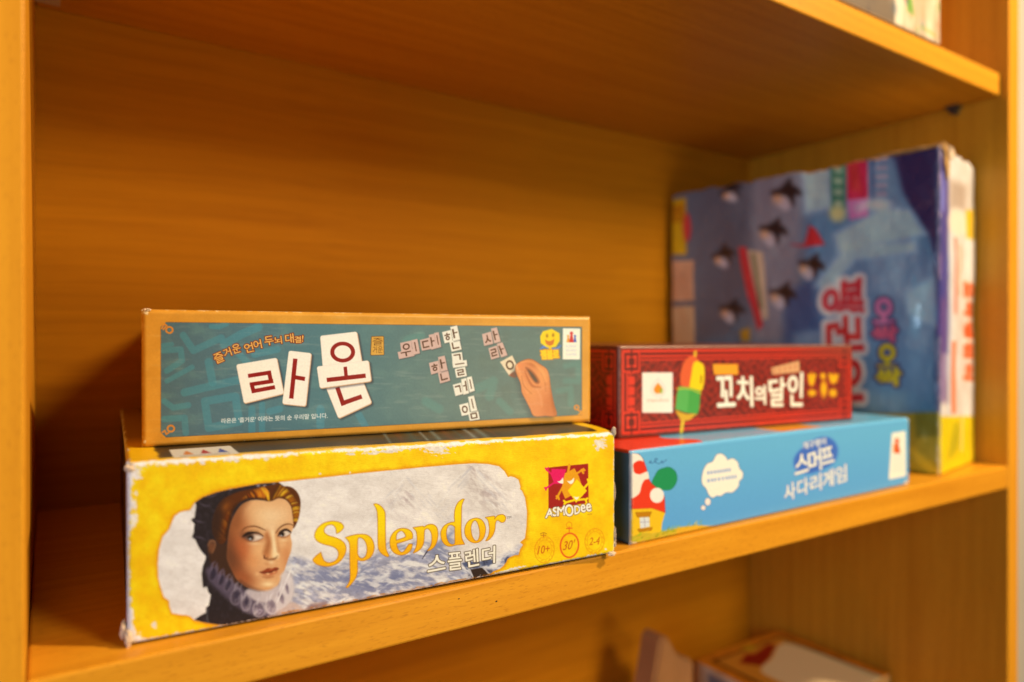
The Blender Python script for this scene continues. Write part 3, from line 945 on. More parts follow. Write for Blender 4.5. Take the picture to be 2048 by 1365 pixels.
f.text('TM', [(1592, 503), (1655, 493), (1655, 527), (1592, 537)], (90, 74, 66), soft=.4)
ko = dict(outline=((74, 52, 30), 1.3), soft=.55, grow=0.75, part='subtitle_lettering')
f.text('스', [(530, 1048), (755, 1015), (755, 1215), (515, 1262)], (252, 228, 190), **ko)
f.text('플', [(790, 1005), (970, 985), (985, 1215), (795, 1240)], (252, 228, 190), **ko)
f.text('렌', [(1020, 975), (1205, 940), (1215, 1165), (1045, 1200)], (252, 228, 190), **ko)
f.text('더', [(1255, 935), (1435, 900), (1432, 1130), (1260, 1150)], (252, 228, 190), **ko)
f.clip = None

# ------------------------------------------------ publisher emblem and the three round marks
f.frame(1070, 920, 6.207)
LG = 'publisher_emblem'
f.poly([(165, 97), (405, 72), (425, 150), (440, 70), (660, 48), (665, 535), (168, 612)], (168, 30, 22), part=LG)
f.poly([(205, 112), (385, 118), (368, 200), (350, 300), (240, 300), (200, 200)], (236, 22, 84), part=LG)
for p in [[(215, 190), (175, 150), (145, 125)], [(145, 125), (165, 100)], [(145, 125), (132, 105)], [(230, 290), (180, 325), (140, 352)], [(140, 352), (122, 348)], [(140, 352), (135, 372)]]:
    f.stroke(p, 3.4, (236, 22, 84), part=LG)
f.poly([(490, 105), (545, 205), (575, 300), (480, 430), (375, 485), (330, 380), (345, 270), (370, 170)], (240, 152, 20), part=LG)
for p in [[(410, 150), (425, 60)], [(520, 170), (580, 130)], [(580, 130), (615, 130)], [(580, 130), (600, 165)], [(580, 125), (605, 115)], [(350, 330), (310, 400), (285, 450)], [(285, 450), (268, 480)], [(285, 450), (298, 490)], [(285, 450), (268, 452)]]:
    f.stroke(p, 4.0, (240, 152, 20), part=LG)
f.poly([(520, 240), (645, 385), (510, 535), (408, 385)], (255, 208, 0), part=LG)
for p in [[(610, 350), (670, 285)], [(670, 285), (712, 282)], [(670, 285), (655, 245)], [(670, 285), (700, 255)], [(490, 500), (420, 520), (380, 530)], [(380, 530), (360, 510)], [(380, 530), (365, 552)], [(540, 500), (600, 490), (630, 495)], [(630, 495), (650, 480)], [(630, 500), (640, 530)]]:
    f.stroke(p, 4.2, (255, 208, 0), part=LG)
f.poly(path([(275, 268), (310, 262), (348, 218)], [(348, 218), (350, 290), (310, 290), (275, 268)]), (255, 236, 214), part=LG)
f.poly(path([(395, 262), (440, 262), (487, 222)], [(487, 222), (475, 280), (440, 300), (395, 262)]), (255, 236, 214), part=LG)
f.poly(path([(478, 455), (512, 465), (550, 457)], [(550, 457), (525, 492), (505, 492), (478, 455)]), (255, 236, 214), part=LG)
wl_ = dict(outline=((110, 60, 20), 1.0), grow=0.75, soft=.5, part=LG)
for ch, q in [('A', [(150, 612), (215, 606), (228, 700), (130, 722)]), ('S', [(222, 592), (280, 588), (285, 690), (222, 704)]), ('M', [(278, 590), (368, 570), (372, 685), (278, 696)]),
              ('O', [(366, 562), (470, 552), (482, 692), (380, 706)]), ('D', [(490, 572), (555, 566), (562, 660), (494, 676)]), ('e', [(566, 560), (622, 554), (628, 645), (572, 654)]), ('e', [(634, 548), (692, 542), (700, 634), (640, 644)])]:
    f.text(ch, q, (255, 236, 212), **wl_)
f.stroke([(655, 680), (705, 672)], 1.5, (176, 120, 30), a=.7)
oc = (226, 104, 14)
RM = 'round_mark'
def ringmark(cx, cy, rx, ry, ang, w, col, part=RM, a=.9):
    e = ell(cx, cy, rx, ry, ang, 36)
    f.stroke(e + e[:1], w, col, part=None, a=a, smooth=False)
for (cx, cy, rx, ry) in [(118, 1118, 122, 162), (428, 1062, 120, 158), (740, 1008, 120, 155)]:
    f.poly(ell(cx, cy, rx, ry, 6), (255, 200, 10), a=.0, part=None)
    Smk = f.sl(*f.T([(cx - rx, cy - ry)])[0], *f.T([(cx + rx, cy + ry)])[0])
    xx, yy = (f.X[Smk] - f.o[0]) * f.k - cx, (f.Y[Smk] - f.o[1]) * f.k - cy
    f.pid[Smk][(xx / rx) ** 2 + (yy / ry) ** 2 < 1] = f.part('round_mark#%d' % cx)
for (cx, cy, rx, ry, ang) in [(118, 1118, 122, 162, 6), (740, 1008, 120, 155, 6)]:
    ringmark(cx, cy, rx, ry, ang, 1.0, oc, a=.75)
    ringmark(cx, cy, rx * .74, ry * .76, ang, .8, oc, a=.55)
    for i in range(14):
        t = i / 14 * 2 * math.pi
        f.stroke([(cx + rx * .84 * math.cos(t), cy + ry * .86 * math.sin(t)), (cx + rx * .92 * math.cos(t + .2), cy + ry * .92 * math.sin(t + .2))], 1.1, oc, a=.5)
ringmark(428, 1062, 112, 150, 6, 3.2, (236, 84, 24), a=.95)
ringmark(425, 810, 34, 36, 0, 1.1, oc, a=.8)
f.stroke([(425, 830), (425, 900)], 1.6, (232, 92, 24))
f.stroke([(390, 855), (462, 850)], 1.8, (232, 92, 24))
f.stroke([(360, 935), (420, 912), (500, 930)], 2.4, (236, 110, 20), a=.6)
f.stroke([(68, 920), (105, 905), (142, 918)], 1.4, (180, 110, 20))
f.stroke([(75, 940), (135, 938)], 1.6, (200, 110, 20))
f.stroke([(105, 915), (105, 960)], 1.4, (200, 110, 20))
tk = dict(soft=.5, grow=.12)
f.text('10+', [(50, 1072), (185, 1052), (180, 1150), (30, 1175)], (206, 84, 14), **tk)
f.text("30'", [(372, 1010), (500, 985), (470, 1110), (345, 1125)], (204, 90, 14), **tk)
f.text('2-4', [(690, 965), (812, 955), (796, 1050), (672, 1062)], (210, 96, 14), **tk)

# ------------------------------------------------ wear of the printed sheet: white paper showing
f.frame(0, 0, 1)
white = np.array([238, 212, 186.]) + (fbm(X / 4, Y / 4, 3)[..., None] - 0.5) * 40
wn = fbm(X / 11 + 3, Y / 11, 4); wf = fbm(X / 3.2, Y / 3.2, 3)
um, vm_ = f.u * 1000, f.v * 1000
topw = np.clip(np.interp(X, [250, 300, 520, 660, 800, 930, 1060, 1150, 1230], [5.0, 3.0, 2.2, 1.4, 2.4, 2.2, 1.6, 1.4, 3.4]) * (0.35 + 1.5 * np.clip(wn - .25, 0, 1)) - vm_, -3, 3)
leftw = np.interp(Y, [920, 980, 1040, 1100, 1200, 1250, 1300], [5.6, 3.8, 2.0, 1.2, 1.6, 3.6, 8.5]) * (0.3 + 1.5 * np.clip(wn - .25, 0, 1)) - um
rightw = 1.4 * (0.4 + 1.6 * np.clip(wn - .3, 0, 1)) - (S_w * 1000 - um)
botw = np.interp(X, [250, 330, 450, 700, 900, 960, 1040, 1228], [4.5, 1.8, 1.0, 1.1, 1.2, 1.8, 1.0, 1.8]) * (0.3 + 1.5 * np.clip(wn - .25, 0, 1)) - (S_h * 1000 - vm_)
w_ = np.maximum(np.maximum(topw, leftw), np.maximum(rightw, botw)) + (wf - .5) * 1.6
wear = np.clip(w_ * 2.6 + .3, 0, 1)
# scraped patch on the top edge and other chips
def chip(cx, cy, rx, ry, ang=0, th=.5, k=7):
    t = math.radians(ang)
    dx, dy = X - cx, Y - cy
    q = np.hypot((dx * math.cos(t) + dy * math.sin(t)) / rx, (-dx * math.sin(t) + dy * math.cos(t)) / ry)
    return np.clip((1 - q + (fbm((X - Y) / 5, Y / 3.0, 3) - .5) * 1.7) * k - th, 0, 1)
for args in [(862, 892, 38, 15, 18), (905, 882, 34, 7, -5), (975, 879, 40, 5, -5), (1020, 870, 30, 4, -4), (780, 902, 40, 4, -6), (745, 907, 20, 3, -6), (700, 908, 10, 3), (533, 919, 7, 4.5), (440, 918, 50, 2.6, -4), (1100, 868, 22, 2.4, -4), (1150, 866, 14, 2.2),
             (268, 1040, 7, 15, 15), (268, 945, 15, 12), (309, 1250, 5, 7), (270, 1010, 4, 12), (640, 948, 2, 2), (700, 946, 2, 2), (1200, 888, 12, 14, 40), (1005, 1146, 26, 4, -18), (1030, 1138, 22, 3, -14), (1165, 1120, 5, 3), (1211, 1099, 3.5, 3), (960, 884, 16, 3, 20)]:
    wear = np.maximum(wear, chip(*args) * .95)
f.rgb = f.rgb * (1 - wear[..., None]) + white * wear[..., None]
# dirty rubbed corner
for (cx, cy) in [(262, 932), (258, 1285)]:
    g = np.exp(-(((X - cx) / 5.5) ** 2 + ((Y - cy) / 7) ** 2))[..., None] * .6
    f.rgb = f.rgb * (1 - g) + np.array([86, 66, 44.]) * g
# orange line of bare ink along the lower edge of the picture
ob = np.clip(1 - np.abs((S_h * 1000 - vm_) - 1.3 - (wn - .5) * 1.2) / .5, 0, 1) * ((X > 560) & (X < 1000)) * np.clip((fbm(X / 9, Y / 30, 3) - .42) * 8, 0, 1)
f.rgb = f.rgb * (1 - .8 * ob[..., None]) + np.array([214, 120, 16.]) * .8 * ob[..., None]
M_LINEN = print_mat('linen_print', 0.5, bump='linen', bstr=.3, spec=.18)
M_PRINT = print_mat('matt_print', 0.42)
M_GLOSS = print_mat('glossy_print', 0.25, spec=.5)
fs = f.build('front_print', (0, -0.0002, S_h), (1, 0, 0), (0, 0, -1), (0, -1, 0), 0.0018, M_LINEN, gs)

# top of the lid
q = [local_px(S_loc, S_rz, p) for p in [(0, S_d, S_h), (S_w, S_d, S_h)]] + [(1229, 866.5), (252.5, 925)]
f = Face(S_w, S_d, 1.6, q, (62, 46, 24))
f.fn = s_warp
um, vm_ = f.u * 1000, f.v * 1000           # v grows towards the viewer
Wmm, Dmm = S_w * 1000, S_d * 1000
fy = Dmm - vm_
n = fbm(um / 18, vm_ / 40, 4)
f.rgb = f.rgb + (n[..., None] - .5) * np.array([50, 44, 30.])
for i in range(10):
    x0 = 110 + i * 6.5
    a = np.clip(1 - np.abs(um - x0 - fy * .25) / (1.2 + (i % 3)), 0, 1) * np.clip((fy - 2) / 5, 0, 1)
    f.rgb = f.rgb * (1 - .5 * a[..., None]) + np.array([[150, 176, 168.], [120, 50, 20], [40, 84, 84], [196, 206, 196]][i % 4]) * .5 * a[..., None]
edge = np.minimum(np.minimum(um - 12, Wmm - 9 - um), fy - 8 + np.clip((um - 90) / 60, 0, 1) * 3.5) + (fbm(um / 6, vm_ / 6, 3) - .5) * 2.5
yb_ = np.clip(-edge / 1.2 + .5, 0, 1)[..., None]
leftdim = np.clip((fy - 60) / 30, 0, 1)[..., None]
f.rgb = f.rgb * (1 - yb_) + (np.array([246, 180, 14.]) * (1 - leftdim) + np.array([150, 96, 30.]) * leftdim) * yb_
a = ((um > 17) & (um < 43) & (fy > 4.5) & (fy < 34))
f.rgb[a] = (224, 204, 176)
f.pid[a] = f.part('paper_sticker')
for x0, c_ in [(22, (214, 120, 40)), (29, (180, 24, 30)), (36, (50, 66, 140))]:
    a = (np.abs(um - x0 - 1.5) < 2.2 * (1 - np.clip((fy - 14) / 14, 0, 1))) & (fy > 14) & (fy < 28); f.rgb[a] = c_
a = (um > 20) & (um < 40) & (np.abs((fy - 9) % 3.0 - 1.5) < .5) & (fy < 13) & (fy > 7); f.rgb[a] = (150, 130, 100)
wr = np.clip((1.1 - np.minimum(np.minimum(um, Wmm - um), fy * .9) + (fbm(um / 3, vm_ / 3, 3) - .5) * 3) * 1.6, 0, 1)[..., None]
f.rgb = f.rgb * (1 - wr) + np.array([238, 212, 186.]) * wr
f.build('top_print', (0, S_d, S_h + .0002), (1, 0, 0), (0, -1, 0), (0, 0, 1), 0.0018, M_PRINT, gs)
body = plain('dark_brown_print', (0.10, 0.055, 0.022), .5, .4, 60)
ld_ = box_obj('lid', (0.0002, 0.0, 0.0), (S_w - .0002, S_d, S_h), body, gs, bevel=0.0018, segs=4)
bm = bmesh.new(); bm.from_mesh(ld_.data)
for k_ in (0.004, 0.010, 0.020, 0.035, 0.06, 0.10):
    bmesh.ops.bisect_plane(bm, geom=bm.verts[:] + bm.edges[:] + bm.faces[:], plane_co=(0, k_, 0), plane_no=(0, 1, 0))
for v in bm.verts: v.co = Vector(s_warp(v.co[:]))
bm.to_mesh(ld_.data); bm.free()
# worn edges: fibres and lumps
for c_, s_, sd_ in [((0.0004, -0.0004, 0.0035), (.0012, .0016, .0034), 1), ((-0.0012, 0.003, 0.006), (.0012, .0022, .0036), 2), ((0.001, 0.0006, 0.0708), (.0019, .0018, .0016), 3),
                    ((S_w - .0006, .0004, .0700), (.0012, .0014, .0026), 4), ((S_w - .0002, .0004, .012), (.0008, .0012, .0040), 5), ((S_w - .0003, .0005, .036), (.0006, .001, .005), 6),
                    ((S_w - .002, .0002, .0012), (.0026, .0012, .0012), 7), ((S_w + .0006, .002, .0075), (.0009, .0018, .003), 8)]:
    crumple('torn_corner', c_, s_, gs, PAPER, sd_)

# ================================================================== 2. golden box with letter tiles
A_loc, A_rz, A_w, A_h, A_d = (0.03633, 0.36279, ZS + S_h + .0003), -0.14252, 0.23996, 0.0635, 0.235
ga = empty('game_box', A_loc, A_rz)
tag(ga, 'gold edged long game box with cream letter tiles on teal, lying on the yellow box', 'board game')
f = Face(A_w, A_h, 4.2, [(281.5, 620), (1182, 633), (1183.5, 845), (284, 898.5)], (224, 146, 44), at=(A_loc, A_rz, (0, -.0002, A_h), (1, 0, 0), (0, 0, -1), None))
X, Y = f.X, f.Y
f.rgb = f.rgb + (fbm(X / 30, Y / 30, 4)[..., None] - .5) * np.array([22, 20, 14.])
TL, TR, BR, BL = (322, 645), (1163.5, 654.5), (1163.5, 830), (322, 875.5)
f.poly([TL, TR, BR, BL], (86, 118, 112), part='picture_panel', soft=.6, outline=((128, 74, 20), .7))
pm = f.mask([TL, TR, BR, BL])
f.clip = pm
lf = np.clip((640 - X) / 300, 0, 1)
f.mix(FULL, lf * .45, (84, 92, 104))
f.mix(FULL, np.clip((fbm(X / 30, Y / 22, 4) - .48) * 3, 0, 1) * .4, (112, 142, 124))
f.mix(FULL, np.clip((fbm(X / 22 + 9, Y / 30, 4) - .54) * 4, 0, 1) * .3 * np.clip((X - 900) / 120, 0, 1), (78, 84, 76))
f.mix(FULL, np.clip((X - 640) / 300, 0, 1) * .45, (112, 116, 92))
f.frame(260, 600, 3.938)
tc_ = (80, 138, 138)
mot = dict(soft=1.2, a=.62)
for p, w in [([(420, 280), (500, 400), (720, 300)], 14), ([(740, 350), (880, 270), (1010, 215)], 17), ([(640, 210), (700, 215), (760, 190)], 10),
             ([(620, 490), (650, 650)], 16), ([(430, 730), (640, 680), (860, 630)], 16), ([(250, 400), (400, 390), (410, 480), (290, 560)], 12),
             ([(290, 640), (490, 530)], 10), ([(590, 800), (830, 760), (860, 960), (620, 1010), (590, 800)], 16), ([(270, 800), (340, 850), (460, 830)], 12),
             ([(270, 940), (430, 930), (440, 1050)], 13), ([(860, 430), (950, 520)], 14), ([(980, 430), (1160, 390)], 14), ([(250, 360), (330, 350)], 9), ([(960, 860), (960, 1060)], 14), ([(1040, 820), (1040, 1040)], 12),
             ([(1500, 860), (1500, 990)], 16), ([(1800, 900), (1850, 990)], 14), ([(1100, 880), (1180, 860)], 14)]:
    f.stroke(p, w, tc_, smooth=False, **mot)
f.frame(700, 600, 3.938)
for p, w in [([(1700, 520), (1800, 500), (1800, 640), (1700, 640)], 12), ([(1640, 720), (1740, 700), (1740, 820)], 12), ([(1000, 700), (1130, 640), (1100, 760)], 18), ([(1180, 800), (1260, 880)], 14), ([(450, 320), (560, 280)], 16), ([(600, 800), (700, 860)], 18)]:
    f.stroke(p, w, (98, 146, 124), smooth=False, soft=3, a=.45)
f.clip = None
# corner ornaments
f.frame(260, 600, 3.938)
oc_ = (228, 132, 36)
for (cx, cy, s_) in [(310, 238, 1), (322, 1015, 1)]:
    f.stroke(ell(cx, cy, 26, 24) + [(cx + 26, cy)], 3.2, oc_, outline=None) if False else f.stroke(ell(cx, cy, 26, 24) + [(cx + 26, cy)], 3.4, oc_)
f.stroke([(250, 225), (270, 190), (290, 205)], 3, oc_, smooth=False); f.stroke([(262, 235), (280, 212)], 3, oc_)
f.stroke([(255, 1045), (275, 1030), (285, 1060), (305, 1045)], 3, oc_, smooth=False)
f.poly([(236, 1085), (236, 1040), (290, 1090)], (222, 142, 44)); f.poly([(236, 168), (290, 172), (240, 215)], (222, 142, 44))
f.frame(700, 600, 3.938)
f.stroke(ell(1785, 848, 16, 16) + [(1801, 848)], 2.8, oc_); f.stroke([(1795, 870), (1822, 880)], 2.6, oc_)
f.poly([(1828, 905), (1828, 870), (1790, 908)], (222, 142, 44))

RED = (150, 18, 14)
CREAM = (255, 230, 196)


LT = ['']
def big_tile(q, grow=4.2):
    LT[0] = 'letter_tile#%d' % q[0][0]
    cx = sum(p[0] for p in q) / 4; cy = sum(p[1] for p in q) / 4
    ins = [(p[0] + (cx - p[0]) * 16 / max(60, abs(cx - p[0])) , p[1] + (cy - p[1]) * 16 / max(60, abs(cy - p[1]))) for p in q]
    f.poly([(p[0] + 16, p[1] + 14) for p in ins], (44, 34, 40), soft=3.2, grow=grow, a=.75)
    f.poly([(p[0] + 3, p[1] + 4) for p in ins], (214, 160, 110), grow=grow + .8, soft=.7, part=LT[0])
    f.poly(ins, CREAM, grow=grow, soft=.7, part=LT[0])
    f.poly([(p[0] + (cx - p[0]) * .12, p[1] + (cy - p[1]) * .10 - 2) for p in ins], (255, 234, 204), grow=grow - 1, soft=2.2, a=.6)


f.frame(260, 600, 3.938)
big_tile([(840, 508), (1158, 460), (1208, 742), (895, 812)])
for p, q, w in [((930, 600), (1111, 572), 8.0), ((1094, 566), (1112, 650), 8.0), ((944, 668), (1128, 640), 8.0), ((958, 662), (975, 730), 8.0), ((958, 722), (1142, 688), 8.0)]:
    f.poly(bar(p, q, w * 3.9), RED, part=LT[0])
big_tile([(1250, 403), (1426, 420), (1385, 836), (1202, 820)])
f.poly(bar((1302, 464), (1270, 778), 34), RED, part=LT[0]); f.poly(bar((1286, 608), (1378, 624), 32), RED, part=LT[0])
big_tile([(1540, 660), (1838, 640), (1898, 820), (1635, 928)])
f.poly(bar((1633, 690), (1682, 832), 34), RED, part=LT[0]); f.poly(bar((1672, 816), (1825, 762), 34), RED, part=LT[0])
big_tile([(1500, 283), (1788, 253), (1828, 520), (1520, 560)])
f.E_fill(edges_of([f.T(ell(1675, 412, 98, 82)), f.T(ell(1675, 412, 66, 53))]), RED, part=LT[0])
big_tile([(1474, 524), (1880, 480), (1898, 642), (1494, 694)])
f.poly(bar((1695, 528), (1702, 600), 27), RED, part=LT[0]); f.poly(bar((1550, 632), (1856, 598), 34), RED, part=LT[0])


def ch(c, cx, cy, w, h, ang, color, **kw):
    t = math.radians(ang); ca, sa = math.cos(t), math.sin(t)
    q = [(cx + x * ca - y * sa, cy + x * sa + y * ca) for x, y in [(-w / 2, -h / 2), (w / 2, -h / 2), (w / 2, h / 2), (-w / 2, h / 2)]]
    f.text(c, q, color, **kw)


gk = dict(outline=((120, 34, 20), 1.5), grow=.35, soft=.5, part='slogan_lettering')
for c, cx, cy, w, h, an in [('즐', 700, 456, 74, 78, -24), ('거', 766, 414, 60, 66, -20), ('운', 838, 384, 64, 70, -16), ('언', 936, 378, 70, 72, -13), ('어', 1004, 352, 62, 70, -12),
                            ('두', 1095, 322, 72, 70, -9), ('뇌', 1166, 318, 58, 58, -7), ('대', 1256, 304, 66, 72, -6), ('결', 1322, 314, 52, 52, -4), ('!', 1360, 305, 9, 50, 4)]:
    ch(c, cx, cy, w, h, an, (246, 178, 84), **gk)
f.text("라온은 '즐거운' 이라는 뜻의 순 우리말 입니다.", [(720, 936), (1556, 892), (1556, 932), (720, 974)], (236, 222, 196), soft=.5, grow=.2, part='caption_lettering')
f.poly([(1908, 296), (1992, 294), (1994, 428), (1902, 430)], (224, 158, 60), grow=1.2, soft=.5, outline=((100, 56, 16), 1.0))
f.text('즐', [(1912, 302), (1990, 300), (1990, 358), (1912, 360)], (110, 62, 16), soft=.4)
f.text('거운', [(1912, 366), (1990, 364), (1990, 420), (1912, 422)], (110, 62, 16), soft=.4)

f.frame(700, 600, 3.938)
PK, WT = (216, 170, 146), (244, 224, 190)


def tile(c, q, col, s_=.62, gl=(84, 46, 26)):
    TN = 'small_tile#%d' % (q[0][0] * 9 + q[0][1])
    f.poly([(p[0] + 7, p[1] + 7) for p in q], (54, 58, 58), soft=1.5, a=.6)
    f.poly([(p[0] + 2, p[1] + 3) for p in q], tuple(v * .72 for v in col), soft=.6, part=TN)
    f.poly(q, col, soft=.6, part=TN)
    cx = sum(p[0] for p in q) / 4; cy = sum(p[1] for p in q) / 4
    sx = s_; sy = s_
    if c == 'ㅣ': sx = .10
    if c == 'ㅡ': sy = .10
    U_ = np.array([(q[1][0] + q[2][0] - q[0][0] - q[3][0]) / 4, (q[1][1] + q[2][1] - q[0][1] - q[3][1]) / 4])
    V_ = np.array([(q[3][0] + q[2][0] - q[0][0] - q[1][0]) / 4, (q[3][1] + q[2][1] - q[0][1] - q[1][1]) / 4])
    C_ = np.array([cx, cy])
    f.text(c, [C_ - U_ * sx - V_ * sy, C_ + U_ * sx - V_ * sy, C_ + U_ * sx + V_ * sy, C_ - U_ * sx + V_ * sy], gl, grow=.45, soft=.5, part=TN)


for c, q, col in [('ㅇ', [(395, 340), (480, 322), (492, 400), (405, 415)], PK), ('ㅜ', [(375, 412), (500, 388), (508, 440), (386, 466)], PK), ('ㅣ', [(480, 320), (530, 308), (550, 420), (502, 432)], PK),
                  ('ㄷ', [(550, 318), (625, 298), (642, 385), (566, 400)], PK), ('ㅏ', [(620, 277), (662, 268), (682, 380), (640, 392)], PK), ('ㅣ', [(662, 262), (698, 255), (718, 370), (682, 380)], PK),
                  ('ㅎ', [(725, 255), (792, 238), (808, 325), (745, 342)], WT), ('ㄴ', [(782, 328), (862, 312), (878, 390), (800, 408)], WT), ('ㅏ', [(790, 215), (843, 202), (866, 312), (812, 326)], WT),
                  ('ㅎ', [(622, 498), (695, 480), (712, 565), (640, 588)], PK), ('ㄴ', [(692, 573), (770, 550), (788, 635), (710, 658)], PK), ('ㅏ', [(693, 452), (745, 440), (768, 552), (714, 566)], PK),
                  ('ㄱ', [(800, 424), (880, 412), (890, 482), (808, 492)], WT), ('ㅡ', [(805, 488), (918, 474), (923, 520), (812, 536)], WT), ('ㄹ', [(825, 545), (905, 528), (920, 600), (838, 614)], WT),
                  ('ㄱ', [(810, 670), (875, 652), (890, 740), (830, 757)], WT), ('ㅓ', [(875, 627), (916, 615), (937, 735), (893, 747)], WT), ('ㅣ', [(920, 612), (958, 603), (982, 715), (942, 728)], WT),
                  ('ㅇ', [(860, 828), (930, 810), (947, 900), (880, 914)], WT), ('ㅁ', [(930, 890), (1008, 872), (1022, 940), (944, 952)], WT), ('ㅣ', [(930, 765), (975, 755), (1002, 870), (952, 882)], WT),
                  ('ㅅ', [(1040, 272), (1110, 250), (1127, 345), (1057, 362)], PK), ('ㅏ', [(1110, 228), (1156, 217), (1186, 328), (1136, 342)], PK),
                  ('ㄹ', [(1090, 382), (1156, 360), (1176, 450), (1112, 470)], PK), ('ㅏ', [(1156, 347), (1200, 335), (1240, 436), (1190, 452)], PK), ('ㅇ', [(1182, 490), (1277, 438), (1322, 530), (1256, 600)], (238, 206, 160))]:
    tile(c, q, col)
# hand holding the last tile
f.poly(path([(1250, 595), (1300, 560), (1340, 580)], [(1340, 590), (1300, 615), (1250, 595)]), (150, 72, 44), soft=1.2, part='hand_picture')
hand = cat([(1308, 515), (1340, 490), (1378, 474), (1408, 468), (1445, 476), (1500, 512), (1548, 545), (1568, 600), (1578, 680), (1592, 760), (1608, 830), (1626, 912), (1540, 914), (1450, 916), (1420, 860), (1385, 790), (1355, 730), (1345, 660), (1320, 600), (1303, 550)], 3, True)
f.poly([(p[0] - 26, p[1] + 26) for p in hand], (66, 74, 72), soft=5, a=.5)
f.poly(hand, (228, 132, 72), soft=.8, part='hand_picture', outline=((120, 60, 30), .6))
hmk = f.mask(hand)
f.clip = hmk
f.blob((1520, 600), (60, 120), (240, 150, 78), a=.8, ang=-10)
f.blob((1420, 720), (50, 90), (236, 146, 76), a=.7, ang=-20)
f.blob((1440, 500), (60, 26), (176, 82, 34), a=.7, ang=25)
f.blob((1560, 840), (50, 120), (206, 106, 48), a=.7)
f.blob((1330, 520), (26, 30), (240, 134, 72), a=.8)
f.blob((1600, 800), (20, 160), (170, 82, 36), a=.7, ang=-8)
f.poly(cat([(1384, 532), (1425, 552), (1468, 600), (1492, 648), (1468, 660), (1432, 622), (1402, 572)], 3, True), (150, 74, 40), soft=2.4)
f.poly(cat([(1402, 552), (1440, 584), (1474, 636), (1462, 648), (1432, 610)], 3, True), (84, 66, 50), soft=1.6)
f.stroke([(1505, 575), (1535, 640), (1540, 720)], [1, 2.4, 1], (190, 98, 50), soft=2, a=.6)
f.stroke([(1470, 700), (1500, 760), (1512, 840)], [1, 3, 1], (246, 162, 100), soft=2.5, a=.5)
f.stroke([(1350, 492), (1400, 486), (1450, 500), (1510, 560), (1540, 640)], [2, 4, 5, 6, 4], (246, 158, 84), soft=2.5, a=.75)
f.stroke([(1322, 530), (1345, 600), (1372, 670), (1400, 730)], [4, 6, 6, 4], (244, 152, 84), soft=2.5, a=.8)
f.stroke([(1378, 560), (1400, 620), (1440, 680), (1500, 690)], [1, 3, 4, 2], (178, 84, 38), soft=2.0, a=.8)
f.stroke([(1318, 500), (1312, 525), (1322, 550)], [1, 1.6, 1], (250, 190, 140), soft=.8, a=.8)
f.stroke([(1350, 600), (1372, 680), (1430, 740)], [1, 2, 1], (176, 88, 40), soft=1.5, a=.6)
f.clip = None
# publisher's smiling hexagon and the white award label
f.stroke([(1500, 385), (1530, 370), (1570, 380)], [2, 4, 2], (88, 126, 190), soft=1); f.stroke([(1660, 360), (1630, 385), (1590, 385)], [2, 4, 2], (88, 126, 190), soft=1)
f.poly([(1502, 290), (1522, 252), (1588, 234), (1646, 266), (1648, 322), (1618, 368), (1552, 372), (1506, 340)], (252, 202, 20), grow=1, soft=.7, part='smiling_emblem')
f.poly(path([(1535, 312), (1570, 326), (1612, 308)], [(1612, 308), (1600, 350), (1570, 362), (1545, 345), (1535, 312)]), (214, 112, 30), soft=.7)
f.blob((1552, 284), (9, 14), (150, 92, 10)); f.blob((1600, 278), (9, 14), (150, 92, 10))
f.stroke([(1575, 375), (1580, 395)], 6, (246, 190, 20))
f.text('젬블로', [(1502, 398), (1642, 392), (1644, 462), (1508, 466)], (255, 200, 20), outline=((226, 130, 20), 1.4), grow=1.0, soft=.7, part='smiling_emblem')
f.poly([(1682, 230), (1808, 232), (1806, 466), (1680, 464)], (250, 238, 220), grow=1.2, soft=.6, part='award_label')
def pawn(x, y, s_, col):
    f.blob((x, y - 26 * s_), 10 * s_, col, p=6)
    f.poly([(x - 5 * s_, y - 20 * s_), (x + 5 * s_, y - 20 * s_), (x + 14 * s_, y + 26 * s_), (x - 14 * s_, y + 26 * s_)], col, soft=.5)
pawn(1718, 310, .95, (236, 150, 40)); pawn(1772, 310, .95, (60, 84, 160)); pawn(1744, 300, 1.4, (212, 40, 36))
for i, t_ in enumerate(['KOREA', 'BOARD', 'GAMES']):
    f.text(t_, [(1702, 356 + i * 32), (1784, 357 + i * 32), (1784, 376 + i * 32), (1702, 375 + i * 32)], (196, 182, 168), soft=.5)
# scuffs of the box corners
f.frame(0, 0, 1)
um, vm_ = f.u * 1000, f.v * 1000
for (cx, cy, rx, ry) in [(290, 626, 9, 4), (284, 622, 4, 4), (289, 884, 3, 4)]:
    g = chip(cx, cy, rx, ry)[..., None] * .85
    f.rgb = f.rgb * (1 - g) + np.array([255, 222, 170.]) * g
e_ = .55 - np.minimum(np.minimum(um, A_w * 1000 - um), np.minimum(vm_, A_h * 1000 - vm_)) + (fbm(X / 7, Y / 7, 4) - .5) * 2.2
g = np.clip(e_ * 2 - .55, 0, 1)[..., None] * .6
f.rgb = f.rgb * (1 - g) + np.array([250, 206, 146.]) * g
g = (np.clip((fbm(X / 40, Y / 6, 4) - .62) * 6, 0, 1))[..., None] * .10
f.rgb = f.rgb * (1 - g) + np.array([236, 206, 168.]) * g
M_SATIN = print_mat('satin_print', 0.34, spec=.5, bstr=.06)
f.build('front_print', (0, -0.0002, A_h), (1, 0, 0), (0, 0, -1), (0, -1, 0), 0.0022, M_SATIN, ga)
goldm = plain('gold_paper', (0.50, 0.24, 0.055), .36, .08, 80, spec=.5)
box_obj('lid', (0.0002, 0, 0.0), (A_w - .0002, A_d, A_h), goldm, ga, bevel=0.0022, segs=4)
crumple('torn_corner', (0.0022, 0.0006, A_h - .0003), (.0016, .0012, .0007), ga, PAPER, 9)

